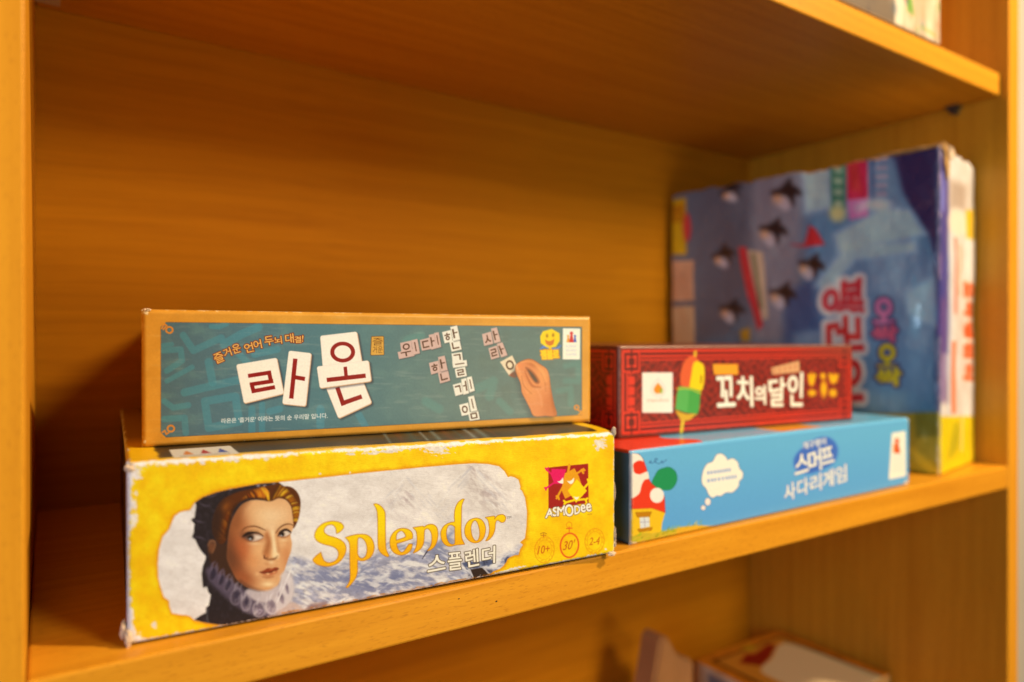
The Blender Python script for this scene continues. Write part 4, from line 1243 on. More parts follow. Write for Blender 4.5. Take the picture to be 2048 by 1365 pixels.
# ================================================================== 3. blue box
B_loc, B_rz, B_w, B_h, B_d = (0.28864, 0.30989, ZS), 0.00878, 0.3187, 0.056, 0.215
gb = empty('game_box', B_loc, B_rz)
tag(gb, 'light blue game box with mushroom house and thought bubble, lying under the red box', 'board game')
f = Face(B_w, B_h, 2.6, [(1259.5, 903), (1820.5, 833.5), (1817, 969.5), (1264, 1093)], (108, 172, 206), at=(B_loc, B_rz, (0, -.0002, B_h), (1, 0, 0), (0, 0, -1), None))
X, Y = f.X, f.Y
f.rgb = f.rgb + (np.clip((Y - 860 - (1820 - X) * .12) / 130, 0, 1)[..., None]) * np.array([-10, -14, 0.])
f.frame(1260, 900, 6.825)
f.poly(cat([(460, 250), (540, 240), (620, 300), (640, 420), (560, 540), (420, 540), (300, 470), (350, 340), (390, 280)], 3, True), (40, 140, 76), part='house_picture', outline=((24, 90, 60), .6))
f.poly([(20, 50), (120, 60), (180, 130), (225, 260), (255, 400), (300, 470), (360, 520), (440, 560), (470, 640), (480, 860), (300, 800), (30, 810)], (238, 60, 30), part='house_picture', outline=((90, 40, 30), .6))
f.poly(path([(20, 50), (110, 60), (165, 110), (190, 170)], [(190, 160), (120, 150), (50, 190), (45, 260)], [(45, 250), (20, 300), (20, 50)]), (252, 226, 190))
f.poly(path([(45, 240), (60, 310), (130, 335), (220, 300), (245, 300)], [(245, 300), (258, 390), (200, 410), (160, 480), (130, 590), (60, 650), (25, 665)], [(25, 665), (25, 300), (45, 240)]), (250, 222, 184))
f.poly(ell(130, 240, 84, 92), (238, 56, 30))
f.poly(ell(368, 622, 96, 104), (252, 226, 200), part='house_picture')
f.poly([(25, 812), (300, 800), (480, 862), (440, 1000), (420, 1180), (20, 1190)], (244, 184, 30), part='house_picture')
f.poly([(78, 858), (290, 848), (270, 910), (100, 920)], (198, 122, 16), outline=((120, 66, 10), .5)); f.poly([(105, 1085), (305, 1060), (290, 1100), (125, 1122)], (198, 122, 16), outline=((120, 66, 10), .5))
f.poly([(132, 925), (262, 918), (268, 1050), (142, 1072)], (226, 216, 212))
f.stroke([(196, 925), (204, 1060)], 1.2, (170, 150, 140)); f.stroke([(136, 990), (266, 982)], 1.2, (170, 150, 140))
f.poly([(10, 1190), (180, 1130), (300, 1140), (420, 1120), (560, 1090), (700, 1050), (900, 1030), (1080, 1040), (1200, 1040), (1100, 1080), (700, 1190), (80, 1310), (10, 1260)], (206, 168, 40), soft=1.2, part='house_picture')
for i in range(60):
    x0 = random.uniform(20, 1000); y0 = 1290 - x0 * .2 - random.uniform(0, 110)
    f.stroke([(x0, y0), (x0 + random.uniform(10, 60), y0 - random.uniform(15, 50))], [2.2, .8], random.choice([(150, 160, 20), (120, 120, 20), (224, 186, 60), (176, 180, 30)]), a=.7)
f.poly([(640, 1080), (900, 1035), (1080, 1042), (900, 1100), (640, 1150)], (238, 166, 40), soft=2, a=.8)
f.stroke([(260, 175), (290, 150), (275, 180), (330, 170), (345, 120), (375, 130), (345, 165), (400, 190), (440, 150), (440, 180), (500, 135)], [1.2] * 11, (40, 66, 90), a=.8)
bub = cat([(1130, 160), (1180, 70), (1250, 55), (1310, 100), (1330, 140), (1400, 118), (1470, 170), (1490, 250), (1540, 310), (1530, 390), (1490, 430), (1480, 500), (1400, 580), (1330, 580), (1280, 600), (1240, 630), (1180, 628), (1130, 655), (1080, 620), (1040, 530), (990, 470), (980, 380), (1010, 260), (1060, 190)], 3, True)
f.poly(bub, (255, 232, 208), outline=((96, 96, 110), .9), part='thought_bubble')
f.poly(ell(1062, 710, 38, 50), (255, 224, 204), outline=((96, 96, 110), .7), part='thought_bubble'); f.poly(ell(1000, 792, 30, 32), (255, 224, 196), outline=((96, 96, 110), .7), part='thought_bubble')
random.seed(11)
for (x0, x1, y0, sl) in [(1055, 1385, 318, -.14), (1055, 1460, 425, -.15)]:
    x = x0
    while x < x1:
        w = random.uniform(22, 40)
        yy = y0 + (x - x0) * sl
        f.stroke([(x, yy - 12), (x + w * .7, yy - 16)], 2.0, (110, 136, 176), a=.75); f.stroke([(x, yy + 10), (x + w * .7, yy + 6)], 2.0, (110, 136, 176), a=.75)
        f.stroke([(x + w * .6, yy - 20), (x + w * .6, yy + 18)], 1.6, (120, 142, 176), a=.7)
        x += w + (12 if random.random() > .3 else 24)
# title
f.frame(1170, 680, 3.057)
f.poly(cat([(1330, 660), (1420, 600), (1500, 600), (1545, 660), (1530, 740), (1460, 790), (1360, 820), (1285, 790), (1280, 720)], 3, True), (70, 104, 172), soft=2.5, a=.95, part='title_lettering')
tl = dict(outline=((60, 88, 156), 1.2), grow=1.1, soft=.8, part='title_lettering')
f.text('개구쟁이', [(1330, 628), (1470, 598), (1474, 640), (1334, 672)], (246, 232, 226), outline=((60, 88, 156), .9), grow=.5, soft=.7, part='title_lettering')
f.text('스', [(1292, 712), (1358, 690), (1366, 800), (1284, 826)], (255, 240, 222), **tl)
f.text('머', [(1362, 688), (1440, 662), (1446, 790), (1372, 812)], (255, 240, 222), **tl)
f.text('프', [(1440, 672), (1512, 650), (1522, 742), (1448, 764)], (255, 240, 222), **tl)
tl2 = dict(outline=((84, 108, 176), 1.2), grow=.9, soft=.8, part='title_lettering')
for c, x, y in [('사', 1218, 890), ('다', 1298, 862), ('리', 1376, 838), ('게', 1452, 812), ('임', 1530, 785)]:
    f.text(c, [(x, y), (x + 66, y - 24), (x + 70, y + 76), (x + 4, y + 98)], (248, 232, 222), **tl2)
# award label at the right end
f.poly([(1880, 575), (1955, 562), (1958, 830), (1862, 850)], (255, 232, 204), grow=1.5, soft=1, part='award_label')
pawn(1908, 655, 1.5, (226, 84, 30)); f.stroke([(1890, 640), (1890, 680)], 4, (240, 130, 50), a=.8)
for i in range(4):
    f.stroke([(1884, 722 + i * 26), (1945, 712 + i * 26)], 1.8, (226, 196, 166), a=.8)
# pale rubbed edges
f.frame(0, 0, 1)
um, vm_ = f.u * 1000, f.v * 1000
e_ = .9 - np.minimum(np.minimum(um, (B_h * 1000 - vm_) + 30 * (um > 12)), 99) + (fbm(X / 5, Y / 5, 3) - .5) * 1.2
g = np.clip(e_ * 1.6, 0, 1)[..., None] * .85
f.rgb = f.rgb * (1 - g) + np.array([246, 218, 180.]) * g
for (cx, cy, rx, ry) in [(1270, 1088, 9, 4), (1812, 966, 6, 4), (1818, 840, 3, 5)]:
    g = chip(cx, cy, rx, ry)[..., None] * .8
    f.rgb = f.rgb * (1 - g) + np.array([250, 216, 170.]) * g
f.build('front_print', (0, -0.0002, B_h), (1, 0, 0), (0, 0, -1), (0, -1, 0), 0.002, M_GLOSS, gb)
q = [local_px(B_loc, B_rz, p) for p in [(0, B_d, B_h), (B_w, B_d, B_h)]] + [(1820.5, 833.5), (1259.5, 903)]
f = Face(B_w, B_d, 1.2, q, (112, 176, 208))
um, vm_ = f.u * 1000, B_d * 1000 - f.v * 1000
a = (um < 62 + 6 * np.sin(vm_ / 6)) & (vm_ > 1.5); f.rgb[a] = (240, 60, 32); f.pid[a] = f.part('roof_picture')
a = (um > 150) & (um < 200) & (vm_ > 4); f.rgb[a] = (232, 150, 40)
f.build('top_print', (0, B_d, B_h + .0002), (1, 0, 0), (0, -1, 0), (0, 0, 1), 0.002, M_GLOSS, gb)
bluem = plain('blue_print', (0.085, 0.20, 0.27), .35, .08, 50, spec=.5)
box_obj('lid', (0.0002, 0, 0.0), (B_w - .0002, B_d, B_h), bluem, gb, bevel=0.002, segs=4)
# end label on the left side
fe = Face(0.060, 0.034, 1.2, [(0, 0), (60, 0), (60, 34), (0, 34)], (214, 176, 140))
for i in range(6):
    fe.stroke([(6, 5 + i * 5), (50, 5 + i * 5)], 1.2, (90, 76, 66), a=.6)
fe.build('end_label', (-.0002, 0.078, 0.048), (0, -1, 0), (0, 0, -1), (-1, 0, 0), 0.0, M_PRINT, gb)

# ================================================================== 4. red box
K_loc, K_rz, K_w, K_h, K_d = (0.31454, 0.34967, ZS + B_h + .0003), -0.09226, 0.23557, 0.0614, 0.205
gk_ = empty('game_box', K_loc, K_rz)
tag(gk_, 'red patterned game box with coloured skewer picture, lying on the light blue box', 'board game')
RD, DK = (226, 56, 34), (104, 28, 24)


def lattice(f, um, vm, W, H):
    """fretwork print: red lines on dark maroon"""
    f.rgb[:] = (120, 36, 28)
    f.rgb += (fbm(um / 9, vm / 9, 4)[..., None] - .5) * np.array([50, 20, 16.])
    sw = np.clip((np.abs(((um + 2.5 * np.sin(vm / 2.2)) % 7) - 3.5) < .55) | (np.abs(((vm + 2.5 * np.sin(um / 2.7)) % 6) - 3) < .5), 0, 1).astype(float)
    f.rgb = f.rgb * (1 - .55 * sw[..., None]) + np.array(RD, float) * .55 * sw[..., None]
    e = np.minimum(np.minimum(um, W - um), np.minimum(vm, H - vm))
    f.rgb[e < 2.0] = (116, 48, 34)
    for a_, b_ in [(2.6, 4.6), (6.2, 7.6), (9.0, 9.8)]:
        f.rgb[(e >= a_) & (e < b_)] = RD
    for a_, b_ in [(4.6, 6.2), (7.6, 9.0)]:
        f.rgb[(e >= a_) & (e < b_)] = DK
    # corner knots
    for cx in (10.5, W - 10.5):
        for cy in (10.5, H - 10.5):
            a = np.maximum(np.abs(um - cx), np.abs(vm - cy))
            f.rgb[a < 7.6] = DK
            for k in (6.6, 3.2):
                f.rgb[np.abs(a - k) < .7] = RD
            g = (np.abs(np.abs(um - cx) - 3.2) < 1.1) & (np.abs(np.abs(vm - cy) - 3.2) < 1.1); f.rgb[g] = RD
            f.rgb[(np.abs(um - cx) < .6) & (a < 8)] = DK
    # chain inside the left border
    a = (np.abs(um - 10.5) < 2.6) & (np.abs(((vm - 2) % 7) - 3.5) > .8) & (vm > 18) & (vm < H - 18)
    f.rgb[a] = RD


f = Face(K_w, K_h, 2.8, [(1234, 690), (1706.5, 695), (1704, 841), (1240, 880)], (120, 36, 28), at=(K_loc, K_rz, (0, -.0002, K_h), (1, 0, 0), (0, 0, -1), None))
X, Y = f.X, f.Y
lattice(f, f.u * 1000, f.v * 1000, K_w * 1000, K_h * 1000)
g = (np.clip((X - 1560) / 150, 0, 1) * np.clip((730 - Y) / 30, 0, 1))[..., None] * .5
f.rgb = f.rgb * (1 - g) + np.array([120, 70, 48.]) * g
f.frame(1170, 680, 3.057)
f.poly([(356, 206), (530, 206), (530, 440), (356, 440)], (252, 230, 206), grow=2, soft=1, part='publisher_label')
f.poly(path([(447, 240), (485, 290), (480, 330), (447, 345), (415, 330), (410, 290), (447, 240)]), (250, 226, 196), outline=((214, 190, 160), 1.2), soft=.8)
f.poly(path([(447, 262), (472, 295), (468, 322), (447, 330), (426, 322), (422, 295), (447, 262)]), (240, 138, 30), soft=.8)
f.blob((466, 312), (10, 14), (130, 176, 50), a=.9)
f.text('mandoo', [(380, 358), (512, 356), (512, 378), (380, 380)], (206, 170, 130), soft=.6, grow=.15)
# skewer
SK = 'skewer_picture'
f.stroke([(675, 75), (668, 140)], 5.5, (236, 176, 40), part=SK)
f.stroke([(605, 470), (595, 520), (588, 580)], 6.5, (232, 180, 40), part=SK)
f.poly([(550, 430), (620, 455), (690, 450), (640, 490), (590, 500)], (222, 160, 40), soft=.8, part=SK)
f.poly(cat([(585, 200), (610, 130), (650, 100), (690, 120), (685, 200), (670, 290), (590, 285)], 3, True), (232, 92, 44), soft=.8, part=SK)
f.poly(cat([(665, 140), (700, 135), (730, 170), (725, 280), (700, 320), (640, 310), (650, 220)], 3, True), (250, 200, 20), soft=.8, part=SK)
f.stroke([(712, 220), (708, 262)], 3, (160, 110, 10))
f.poly([(575, 285), (640, 292), (706, 312), (700, 420), (688, 455), (620, 448), (552, 425), (560, 340)], (76, 156, 62), soft=.8, part=SK)
f.poly([(575, 285), (640, 292), (625, 445), (552, 425), (560, 340)], (104, 176, 80), soft=.8, a=.6)
f.stroke([(560, 300), (640, 300), (710, 330)], 2.5, (230, 196, 40), a=.8)
# title
f.poly([(785, 152), (932, 152), (934, 210), (792, 210)], (252, 158, 36), grow=1, soft=1, part='title_lettering')
tk = dict(outline=((120, 30, 16), 1.4), grow=1.5, soft=.8, part='title_lettering')
for c, q in [('꼬', [(798, 228), (908, 222), (918, 404), (812, 410)]), ('치', [(930, 222), (1022, 226), (1026, 408), (932, 396)]), ('의', [(1040, 284), (1102, 280), (1104, 392), (1042, 384)]),
             ('달', [(1124, 242), (1226, 232), (1220, 404), (1132, 406)]), ('인', [(1240, 212), (1334, 200), (1328, 404), (1246, 404)])]:
    f.text(c, q, (255, 232, 190), **tk)
f.poly([(1142, 172), (1308, 130), (1312, 196), (1146, 212)], (240, 176, 110), grow=.5, soft=1.2, a=.9, part='title_lettering')
for i in range(5):
    f.stroke([(1156 + i * 32, 176 - i * 7), (1160 + i * 32, 206 - i * 5)], 2.2, (196, 96, 60), a=.6); f.stroke([(1150 + i * 32, 190 - i * 7), (1172 + i * 32, 186 - i * 7)], 1.8, (196, 96, 60), a=.5)
for (x, y, w, h) in [(1386, 240, 34, 66), (1455, 222, 30, 34), (1520, 238, 44, 54), (1388, 325, 44, 36), (1460, 300, 34, 90), (1516, 325, 42, 44)]:
    f.blob((x, y), (w * .62, h * .62), (252, 172, 24), p=4, part='yellow_mark')
f.stroke([(1370, 215), (1384, 275), (1408, 212)], 4, (252, 172, 24)); f.stroke([(1495, 210), (1515, 260), (1545, 215)], 4, (252, 172, 24))
f.frame(0, 0, 1)
um, vm_ = f.u * 1000, f.v * 1000
g = np.clip((1.3 - np.minimum(um, vm_ * 1.6) + (fbm(X / 4, Y / 4, 3) - .5) * 1.6) * 1.3, 0, 1)[..., None] * .55
f.rgb = f.rgb * (1 - g) + np.array([196, 150, 120.]) * g
f.build('front_print', (0, -0.0002, K_h), (1, 0, 0), (0, 0, -1), (0, -1, 0), 0.0016, M_SATIN, gk_)
fe = Face(K_d, K_h, 1.2, [(0, 0), (K_d * 1000, 0), (K_d * 1000, K_h * 1000), (0, K_h * 1000)], (120, 36, 28))
lattice(fe, K_d * 1000 - fe.u * 1000, fe.v * 1000, K_d * 1000, K_h * 1000)
fe.build('side_print', (-.0002, K_d, K_h), (0, -1, 0), (0, 0, -1), (-1, 0, 0), 0.0016, M_PRINT, gk_)
box_obj('lid', (0.0, 0, 0.0), (K_w - .0002, K_d, K_h), plain('maroon_print', (0.13, 0.03, 0.02), .4, .2, 60), gk_, bevel=0.0016, segs=4)

# ================================================================== 5. tall blue box with penguins
P_loc, P_rz, P_w, P_h, P_d = (0.66757, 0.31634, ZS), 0.163, 0.1030, 0.2948, 0.2845
gp = empty('game_box', P_loc, P_rz)
tag(gp, 'tall battered blue game box with penguin pictures standing on end by the right upright', 'board game')
blp = local_px(P_loc, P_rz, (0, P_d, 0))
tlp = local_px(P_loc, P_rz, (0, P_d, P_h))
f = Face(P_d, P_h, 1.5, [(tlp[0], 397), (1881, 300), (1882, 955), (blp[0], blp[1])], (74, 124, 164), white=(196, 196, 196))
X, Y = f.X, f.Y
f.rgb = f.rgb + (fbm(X / 60, Y / 60, 4)[..., None] - .5) * np.array([50, 50, 46.])
f.frame(1300, 270, 1.95)
f.poly([(60, 60), (560, 60), (560, 400), (620, 560), (560, 820), (60, 820)], (92, 104, 122), soft=22, a=.9)
f.poly([(380, 150), (620, 110), (600, 420), (560, 640), (500, 820), (400, 820)], (150, 146, 156), soft=16, a=.7)
f.poly([(200, 160), (390, 160), (390, 700), (200, 820)], (84, 86, 100), soft=14, a=.6)
f.poly([(520, 640), (640, 560), (700, 820), (520, 820)], (48, 84, 132), soft=10, a=.9)
f.poly(cat([(900, 40), (1130, 40), (1160, 300), (1160, 1080), (1120, 1080), (1110, 500), (1060, 360), (990, 250), (950, 120)], 3, True), (40, 42, 92), soft=5, part='dark_sky_print')
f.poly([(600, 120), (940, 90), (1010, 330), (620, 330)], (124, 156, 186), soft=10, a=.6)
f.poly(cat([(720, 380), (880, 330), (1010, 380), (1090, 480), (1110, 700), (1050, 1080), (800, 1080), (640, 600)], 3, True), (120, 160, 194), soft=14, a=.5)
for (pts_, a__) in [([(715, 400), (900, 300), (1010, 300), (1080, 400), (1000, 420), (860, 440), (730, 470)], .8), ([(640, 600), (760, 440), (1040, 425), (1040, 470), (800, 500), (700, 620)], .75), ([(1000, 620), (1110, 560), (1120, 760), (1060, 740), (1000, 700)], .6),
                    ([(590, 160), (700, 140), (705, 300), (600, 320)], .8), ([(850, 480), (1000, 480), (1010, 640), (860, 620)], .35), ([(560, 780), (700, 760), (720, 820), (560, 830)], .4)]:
    f.poly(pts_, (176, 208, 228), soft=7, a=a__)  # pale patches put the gloss smears of the wrap into the ink
# penguins: dark back with flippers, pale breast, peach beak patch
def penguin(x, y, s_, ang):
    PN = 'penguin_picture#%d' % (x * 7 + y)
    t = math.radians(ang)
    R_ = lambda pts: [(x + s_ * (px * math.cos(t) - py * math.sin(t)), y + s_ * (px * math.sin(t) + py * math.cos(t))) for px, py in pts]
    f.poly(cat(R_([(-50, -8), (-18, -20), (5, -44), (16, -50), (22, -30), (44, -16), (52, 4), (30, 6), (24, 40), (0, 26), (-16, 12), (-44, 6)]), 3, True), (30, 24, 28), soft=5, part=PN)
    f.poly(cat(R_([(-26, 8), (4, 10), (16, 38), (0, 58), (-26, 44), (-38, 24)]), 3, True), (196, 188, 196), soft=4, a=.9)
    f.blob(R_([(-30, 16)])[0], 16 * s_, (226, 166, 120), a=.9)
for a_ in [(315, 232, .8, -20), (530, 245, 1.15, 0), (478, 388, 1.05, 10), (285, 482, .85, -10), (628, 522, 1.0, 12), (318, 692, .9, 8), (515, 632, 1.0, 10)]:
    penguin(*a_)
f.poly([(545, 440), (600, 440), (620, 365), (645, 380), (680, 440), (600, 450)], (206, 44, 56), soft=3)
# pieces of writing and picture blocks
f.poly([(70, 270), (140, 262), (142, 478), (74, 480)], (224, 168, 20), soft=3, part='yellow_label')
f.poly(ell(145, 375, 16, 55), (206, 56, 66), soft=3)
f.text('젬', [(84, 290), (130, 286), (130, 350), (84, 354)], (170, 108, 14), soft=2, grow=1)
f.poly([(72, 505), (170, 500), (174, 655), (78, 660)], (214, 164, 130), soft=2, part='paper_label')
f.poly([(66, 680), (174, 675), (176, 830), (66, 830)], (226, 176, 136), soft=2, part='paper_label')
for i in range(9):
    f.stroke([(84, 520 + i * 15), (160, 516 + i * 15)], 1.6, (184, 134, 106), a=.6)
f.poly([(345, 450), (375, 450), (400, 560), (438, 750), (418, 770), (380, 640), (355, 520)], (206, 50, 62), soft=2.5, part='banner_print')
f.poly([(380, 460), (440, 470), (458, 720), (436, 730), (400, 560)], (206, 180, 150), soft=2.5, part='banner_print')
f.stroke([(402, 480), (415, 560), (430, 680)], 7, (106, 108, 74), soft=3, a=.9)
f.poly([(350, 770), (385, 760), (390, 810), (355, 812)], (180, 140, 40), soft=3)
f.poly([(700, 108), (765, 102), (760, 300), (705, 320)], (62, 134, 108), soft=3, part='green_banner'); f.blob((730, 320), (34, 34), (206, 206, 140), p=4)
for i in range(4): f.blob((732, 150 + i * 44), (20, 14), (196, 210, 180), a=.7, p=4)
f.poly([(765, 100), (845, 92), (848, 262), (768, 270)], (222, 32, 82), soft=2.5, part='pink_banner')
f.poly([(768, 120), (810, 118), (826, 240), (780, 230)], (196, 66, 46), soft=6, a=.6)
f.poly([(768, 270), (848, 262), (848, 330), (776, 345)], (222, 120, 182), soft=3, part='pink_banner'); f.blob((812, 300), (22, 20), (240, 190, 210), a=.8)
for i in range(5): f.stroke([(885, 110 + i * 34), (915, 108 + i * 34)], 9, (176, 160, 180), soft=3, a=.8)
f.stroke([(865, 100), (866, 270)], 8, (66, 92, 140), soft=3, a=.8)
for (x, y, w, h) in [(650, 170, 50, 26), (648, 215, 44, 18), (650, 250, 36, 16)]:
    f.blob((x, y), (w, h), (176, 206, 226), a=.85, p=4)
f.blob((885, 285), (60, 26), (206, 222, 230), a=.9, p=3)
tp = dict(outline=((250, 228, 220), 9), grow=3.2, soft=2.4, part='title_lettering')
# letters run down the face, turned clockwise
f.text('펭', [(832, 566), (828, 702), (672, 690), (680, 600)], (226, 40, 60), **tp)
f.text('귄', [(822, 706), (828, 850), (690, 852), (688, 730)], (206, 34, 44), **tp)
f.text('이', [(826, 880), (828, 1040), (710, 1040), (705, 890)], (196, 30, 36), **tp)
kp = dict(outline=((60, 74, 120), 5), soft=2.2, grow=2.6, part='subtitle_lettering')
f.text('오', [(876, 650), (946, 650), (950, 745), (876, 745)], (250, 120, 170), **kp)
f.text('싹', [(868, 755), (962, 752), (962, 812), (870, 815)], (230, 86, 120), **kp)
f.text('오', [(888, 828), (960, 828), (962, 915), (890, 915)], (232, 190, 20), **kp)
f.text('싹', [(880, 922), (978, 918), (978, 982), (886, 984)], (232, 190, 20), **kp)
f.poly([(860, 1010), (1000, 1010), (1000, 1080), (860, 1080)], (120, 156, 176), soft=10, a=.7)
# yellow foot; its darker shaded tone is painted into this side
f.poly([(700, 1095), (1160, 1090), (1160, 1400), (600, 1400)], (158, 146, 30), soft=2, part='yellow_foot_print')
f.poly([(1030, 1090), (1142, 1088), (1142, 1180), (1040, 1185)], (104, 108, 22), soft=4, a=.8)
f.stroke([(1020, 1230), (1080, 1290), (1140, 1335)], [10, 18, 8], (196, 176, 30), soft=5, a=.8)
f.frame(0, 0, 1)
um, vm_ = f.u * 1000, f.v * 1000
Lm = P_d * 1000
g = (np.clip((2.2 - vm_ + (fbm(X / 14, Y / 14, 3) - .5) * 5) * .8, 0, 1) * np.clip((X - 1500) / 100, .2, 1))[..., None]
f.rgb = f.rgb * (1 - g) + np.array([196, 150, 96.]) * g
g = np.clip((1.6 - (Lm - um) + (fbm(X / 8, Y / 18, 3) - .5) * 4) * .5, 0, 1)[..., None] * .6
f.rgb = f.rgb * (1 - g) + np.array([150, 120, 170.]) * g
M_WRAP = print_mat('glossy_wrapped_print', 0.38, coat=.9, bump='wrap', spec=.5, bstr=.9)
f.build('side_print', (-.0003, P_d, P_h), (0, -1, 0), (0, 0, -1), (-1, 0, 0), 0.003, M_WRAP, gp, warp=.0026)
# narrow front
f = Face(P_w, P_h, 1.5, [(1881, 300), (1959.5, 319), (1966, 927), (1882, 955)], (234, 208, 182))
X, Y = f.X, f.Y
f.rgb = f.rgb + (fbm(X / 14, Y / 40, 4)[..., None] - .5) * np.array([44, 48, 50.])
f.frame(1860, 290, 3.333)
f.poly([(60, 20), (122, 200), (128, 420), (130, 1365), (60, 1365)], (78, 66, 124), soft=3, part='dark_sky_print')
f.poly([(60, 1000), (130, 1000), (134, 1700), (60, 1700)], (108, 70, 120), soft=8, a=.7)
f.poly([(55, 190), (92, 190), (95, 430), (40, 460)], (150, 140, 200), soft=5, a=.7)
f.poly([(128, 230), (260, 240), (260, 400), (140, 400)], (176, 140, 112), soft=8, a=.75)
f.poly(ell(200, 490, 74, 84), (250, 216, 176), soft=5)
f.poly([(262, 400), (322, 385), (325, 580), (272, 575)], (238, 178, 30), soft=3, part='yellow_label')
f.poly([(120, 560), (160, 560), (160, 1800), (120, 1800)], (206, 200, 188), soft=5, a=.6)
f.stroke([(182, 600), (186, 760), (184, 900), (180, 1080)], 8, (240, 120, 92), soft=2.5, a=.85, part='red_lettering')
f.stroke([(222, 640), (224, 760), (212, 880), (215, 960)], 5, (180, 160, 110), soft=2.5, a=.8)
for i, (c, y) in enumerate([('오', 870), ('싹', 960), ('펭', 1060), ('귄', 1160), ('이', 1270)]):
    f.text(c, [(325, y + 40 * i), (325, y + 100 + 40 * i), (262, y + 95 + 40 * i), (262, y + 5 + 40 * i)], (240, 84, 36), outline=((250, 180, 130), 3), soft=2, grow=2.2, part='red_lettering')
for i in range(8):
    f.stroke([(170, 1290 + i * 62), (170, 1330 + i * 62)], 9, (240, 104, 48), soft=2.5, a=.85, part='red_lettering')
f.frame(1300, 270, 1.95)
f.poly([(1120, 1092), (1320, 1085), (1320, 1400), (1100, 1400)], (240, 196, 14), soft=2, part='yellow_foot_print')
f.stroke([(1205, 1130), (1200, 1200), (1180, 1260)], [14, 20, 8], (176, 156, 30), soft=6, a=.7)
f.stroke([(1240, 1090), (1234, 1230)], 5, (240, 210, 130), soft=2, a=.8)
f.build('front_print', (0, -.0003, P_h), (1, 0, 0), (0, 0, -1), (0, -1, 0), 0.003, print_mat('wrapped_front_print', .4, coat=.3, bump='wrap', bstr=.4), gp, warp=.0016)
box_obj('carton', (.0028, .0022, 0), (P_w, P_d, P_h - .0026), plain('white_carton', (0.55, 0.45, 0.34), .6, .15, 40), gp, bevel=0.003, segs=4)
# burst corner: cardboard flaps curling at the top front edge
flap('torn_flap', [(-.004, .020, P_h + .001), (.003, .002, P_h + .0035), (.012, -.002, P_h + .003), (.010, .014, P_h + .001)], gp, KRAFT, seed=3)
flap('torn_flap', [(.003, -.0015, P_h + .004), (.010, -.0025, P_h + .002), (.015, -.0028, P_h - .020), (.010, -.0026, P_h - .030), (.006, -.0022, P_h - .016)], gp, KRAFT, seed=5)
flap('torn_flap', [(.014, -.002, P_h + .0035), (.030, -.002, P_h + .002), (.028, -.0028, P_h - .006), (.018, -.003, P_h - .010)], gp, PAPER, seed=8)
crumple('torn_corner', (.004, .001, P_h - .001), (.004, .004, .003), gp, KRAFT, 12)
crumple('torn_corner', (.022, .000, P_h + .001), (.007, .003, .0025), gp, PAPER, 14)
crumple('torn_corner', (-.001, .03, P_h + .0005), (.002, .03, .0016), gp, KRAFT, 15)

# ================================================================== 6. box on the shelf above
U_z = ZU + TH
d_ = ray(1880, 90); tt = U_z / d_.z
cr = d_ * tt                      # bottom right corner of its front
gu = empty('game_box', (cr.x - 0.20, cr.y, U_z), 0.0)
tag(gu, 'cream printed box with green and red splashes standing on the shelf above', 'board game')
f = Face(0.20, 0.10, 1.0, [(0, 0), (200, 0), (200, 100), (0, 100)], (226, 186, 140))
um, vm_ = f.u * 1000, f.v * 1000
f.rgb += (fbm(um / 9, vm_ / 30, 4)[..., None] - .5) * np.array([90, 90, 90.])
f.poly([(0, 0), (128, 0), (128, 100), (0, 100)], (120, 92, 66), soft=2)
f.poly([(126, 0), (138, 0), (138, 100), (126, 100)], (240, 206, 160), soft=1)
f.poly([(142, 60), (150, 62), (156, 86), (146, 84)], (112, 150, 40), soft=2, part='green_picture'); f.stroke([(144, 60), (144, 78)], 3, (70, 90, 130), soft=1.5)
for i in range(10): f.stroke([(158 + i * 4, 30 + (i % 3) * 9), (158 + i * 4, 84 + (i % 2) * 6)], 1.0, (206, 150, 96), soft=.8, a=.7)
for i in range(26):
    f.blob((random.uniform(130, 198), random.uniform(10, 98)), (random.uniform(1.5, 4), random.uniform(2, 7)), random.choice([(214, 96, 60), (120, 150, 70), (90, 120, 160), (246, 214, 160), (180, 120, 70)]), a=.6)
for i in range(14):
    f.blob((random.uniform(70, 126), random.uniform(10, 98)), (random.uniform(2, 5), random.uniform(3, 9)), random.choice([(90, 70, 60), (160, 120, 90), (200, 170, 130), (70, 80, 90)]), a=.6)
f.poly([(176, 50), (188, 48), (186, 60), (178, 62)], (206, 84, 40), soft=2, a=.8); f.stroke([(168, 92), (190, 94)], 3, (160, 160, 60), soft=1.5, a=.7)
f.build('front_print', (0, -.0002, .10), (1, 0, 0), (0, 0, -1), (0, -1, 0), .001, M_PRINT, gu)
box_obj('carton', (0, 0, 0), (.2, .14, .10), plain('cream_carton', (.60, .44, .28), .6, .1, 40), gu, bevel=.001)

# ================================================================== 7. boxes on the shelf below
z7 = -0.3645
g7 = empty('game_box', (0.6155, 0.416, -0.5), 0.0)
tag(g7, 'wooden framed game box with red and cream top picture on the shelf below', 'board game')
h7 = z7 + 0.5
w7, d7 = 0.1535, 0.140
f = Face(w7, d7, 1.6, [(0, 0), (w7 * 1000, 0), (w7 * 1000, d7 * 1000), (0, d7 * 1000)], (216, 122, 22))
um, vm_ = f.u * 1000, f.v * 1000
f.rgb += (fbm(um / 12, vm_ / 12, 4)[..., None] - .5) * np.array([60, 40, 16.])
f.poly([(13, 12), (w7 * 1000 - 13, 12), (w7 * 1000 - 13, 200), (13, 200)], (120, 60, 10), soft=1)
f.poly([(18, 16), (w7 * 1000 - 18, 16), (w7 * 1000 - 18, 200), (18, 200)], (214, 132, 36), soft=1, part='top_picture')
f.poly([(36, 34), (62, 22), (70, 28), (104, 20), (112, 26), (76, 44), (50, 52)], (150, 34, 10), soft=2, part='top_picture')
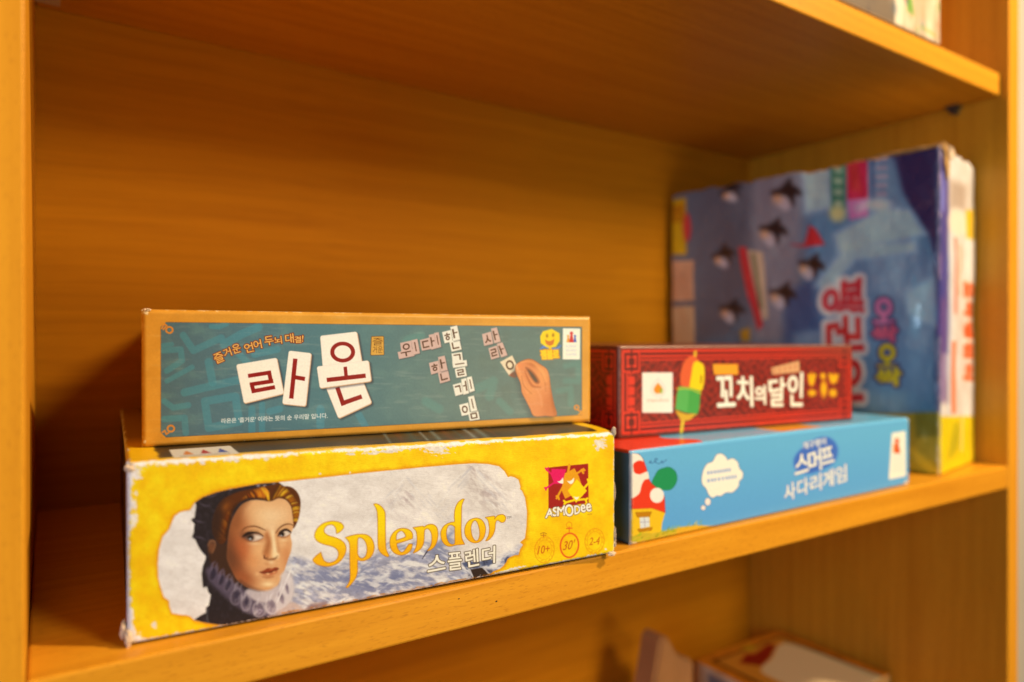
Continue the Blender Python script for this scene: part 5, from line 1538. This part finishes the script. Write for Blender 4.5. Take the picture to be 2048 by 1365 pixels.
f.poly(cat([(44, 56), (76, 46), (120, 28), (132, 60), (132, 170), (46, 170), (36, 80)], 3, True), (234, 190, 132), soft=2, part='top_picture')
f.stroke([(126, 28), (133, 60), (133, 150)], 4, (150, 150, 110), soft=2, a=.7)
f.blob((78, 14), (9, 6), (190, 150, 20))
f.build('top_print', (0, d7, h7 + .0002), (1, 0, 0), (0, -1, 0), (0, 0, 1), 0.001, print_mat('matt_top_print', .6, spec=.1), g7)
fe = Face(d7, h7, 1.0, [(0, 0), (140, 0), (140, 117), (0, 117)], (226, 180, 124))
fe.rgb += (fbm(fe.u * 60, fe.v * 60, 3)[..., None] - .5) * 40
fe.poly([(20, 6), (50, 6), (50, 30), (20, 30)], (110, 100, 96), soft=2, a=.8); fe.poly([(70, 10), (130, 10), (130, 50), (70, 50)], (206, 120, 40), soft=2, a=.6)
fe.build('side_print', (-.0002, d7, h7), (0, -1, 0), (0, 0, -1), (-1, 0, 0), 0.001, M_PRINT, g7)
box_obj('carton', (0, 0, 0), (w7, d7, h7), plain('tan_carton', (.50, .30, .12), .6, .1, 40), g7, bevel=.001)
# leaning pinkish packet at the left of it
d__ = ray(1336, 1279); d__ = d__ * (0.52 / d__.y)
pk = empty('packet', (d__.x, 0.52, -0.5), 0.0)
KZ = (d__.z + 0.5) / 0.125
tag(pk, 'pinkish brown packet standing left of the framed box on the shelf below', 'packet')
bm = bmesh.new()
prof = [(-.045, 0, 0), (.040, 0, 0), (.040, 0, .104), (.022, .004, .108), (.006, .006, .125), (-.004, .006, .124), (-.020, .004, .085), (-.036, .002, .035)]
vs0 = [bm.verts.new((p[0], p[1], p[2] * KZ)) for p in prof]
fc = bm.faces.new(vs0)
r_ = bmesh.ops.extrude_face_region(bm, geom=[fc])
for e in r_['geom']:
    if isinstance(e, bmesh.types.BMVert): e.co.y += .03
bmesh.ops.recalc_face_normals(bm, faces=bm.faces[:])
bmesh.ops.bevel(bm, geom=bm.edges[:], offset=.003, segments=3, affect='EDGES')
me = bpy.data.meshes.new('wrapper'); bm.to_mesh(me); bm.free()
link_mesh('wrapper', me, plain('pink_wrapper', (.40, .21, .09), .6, .08, 30, .1), pk)
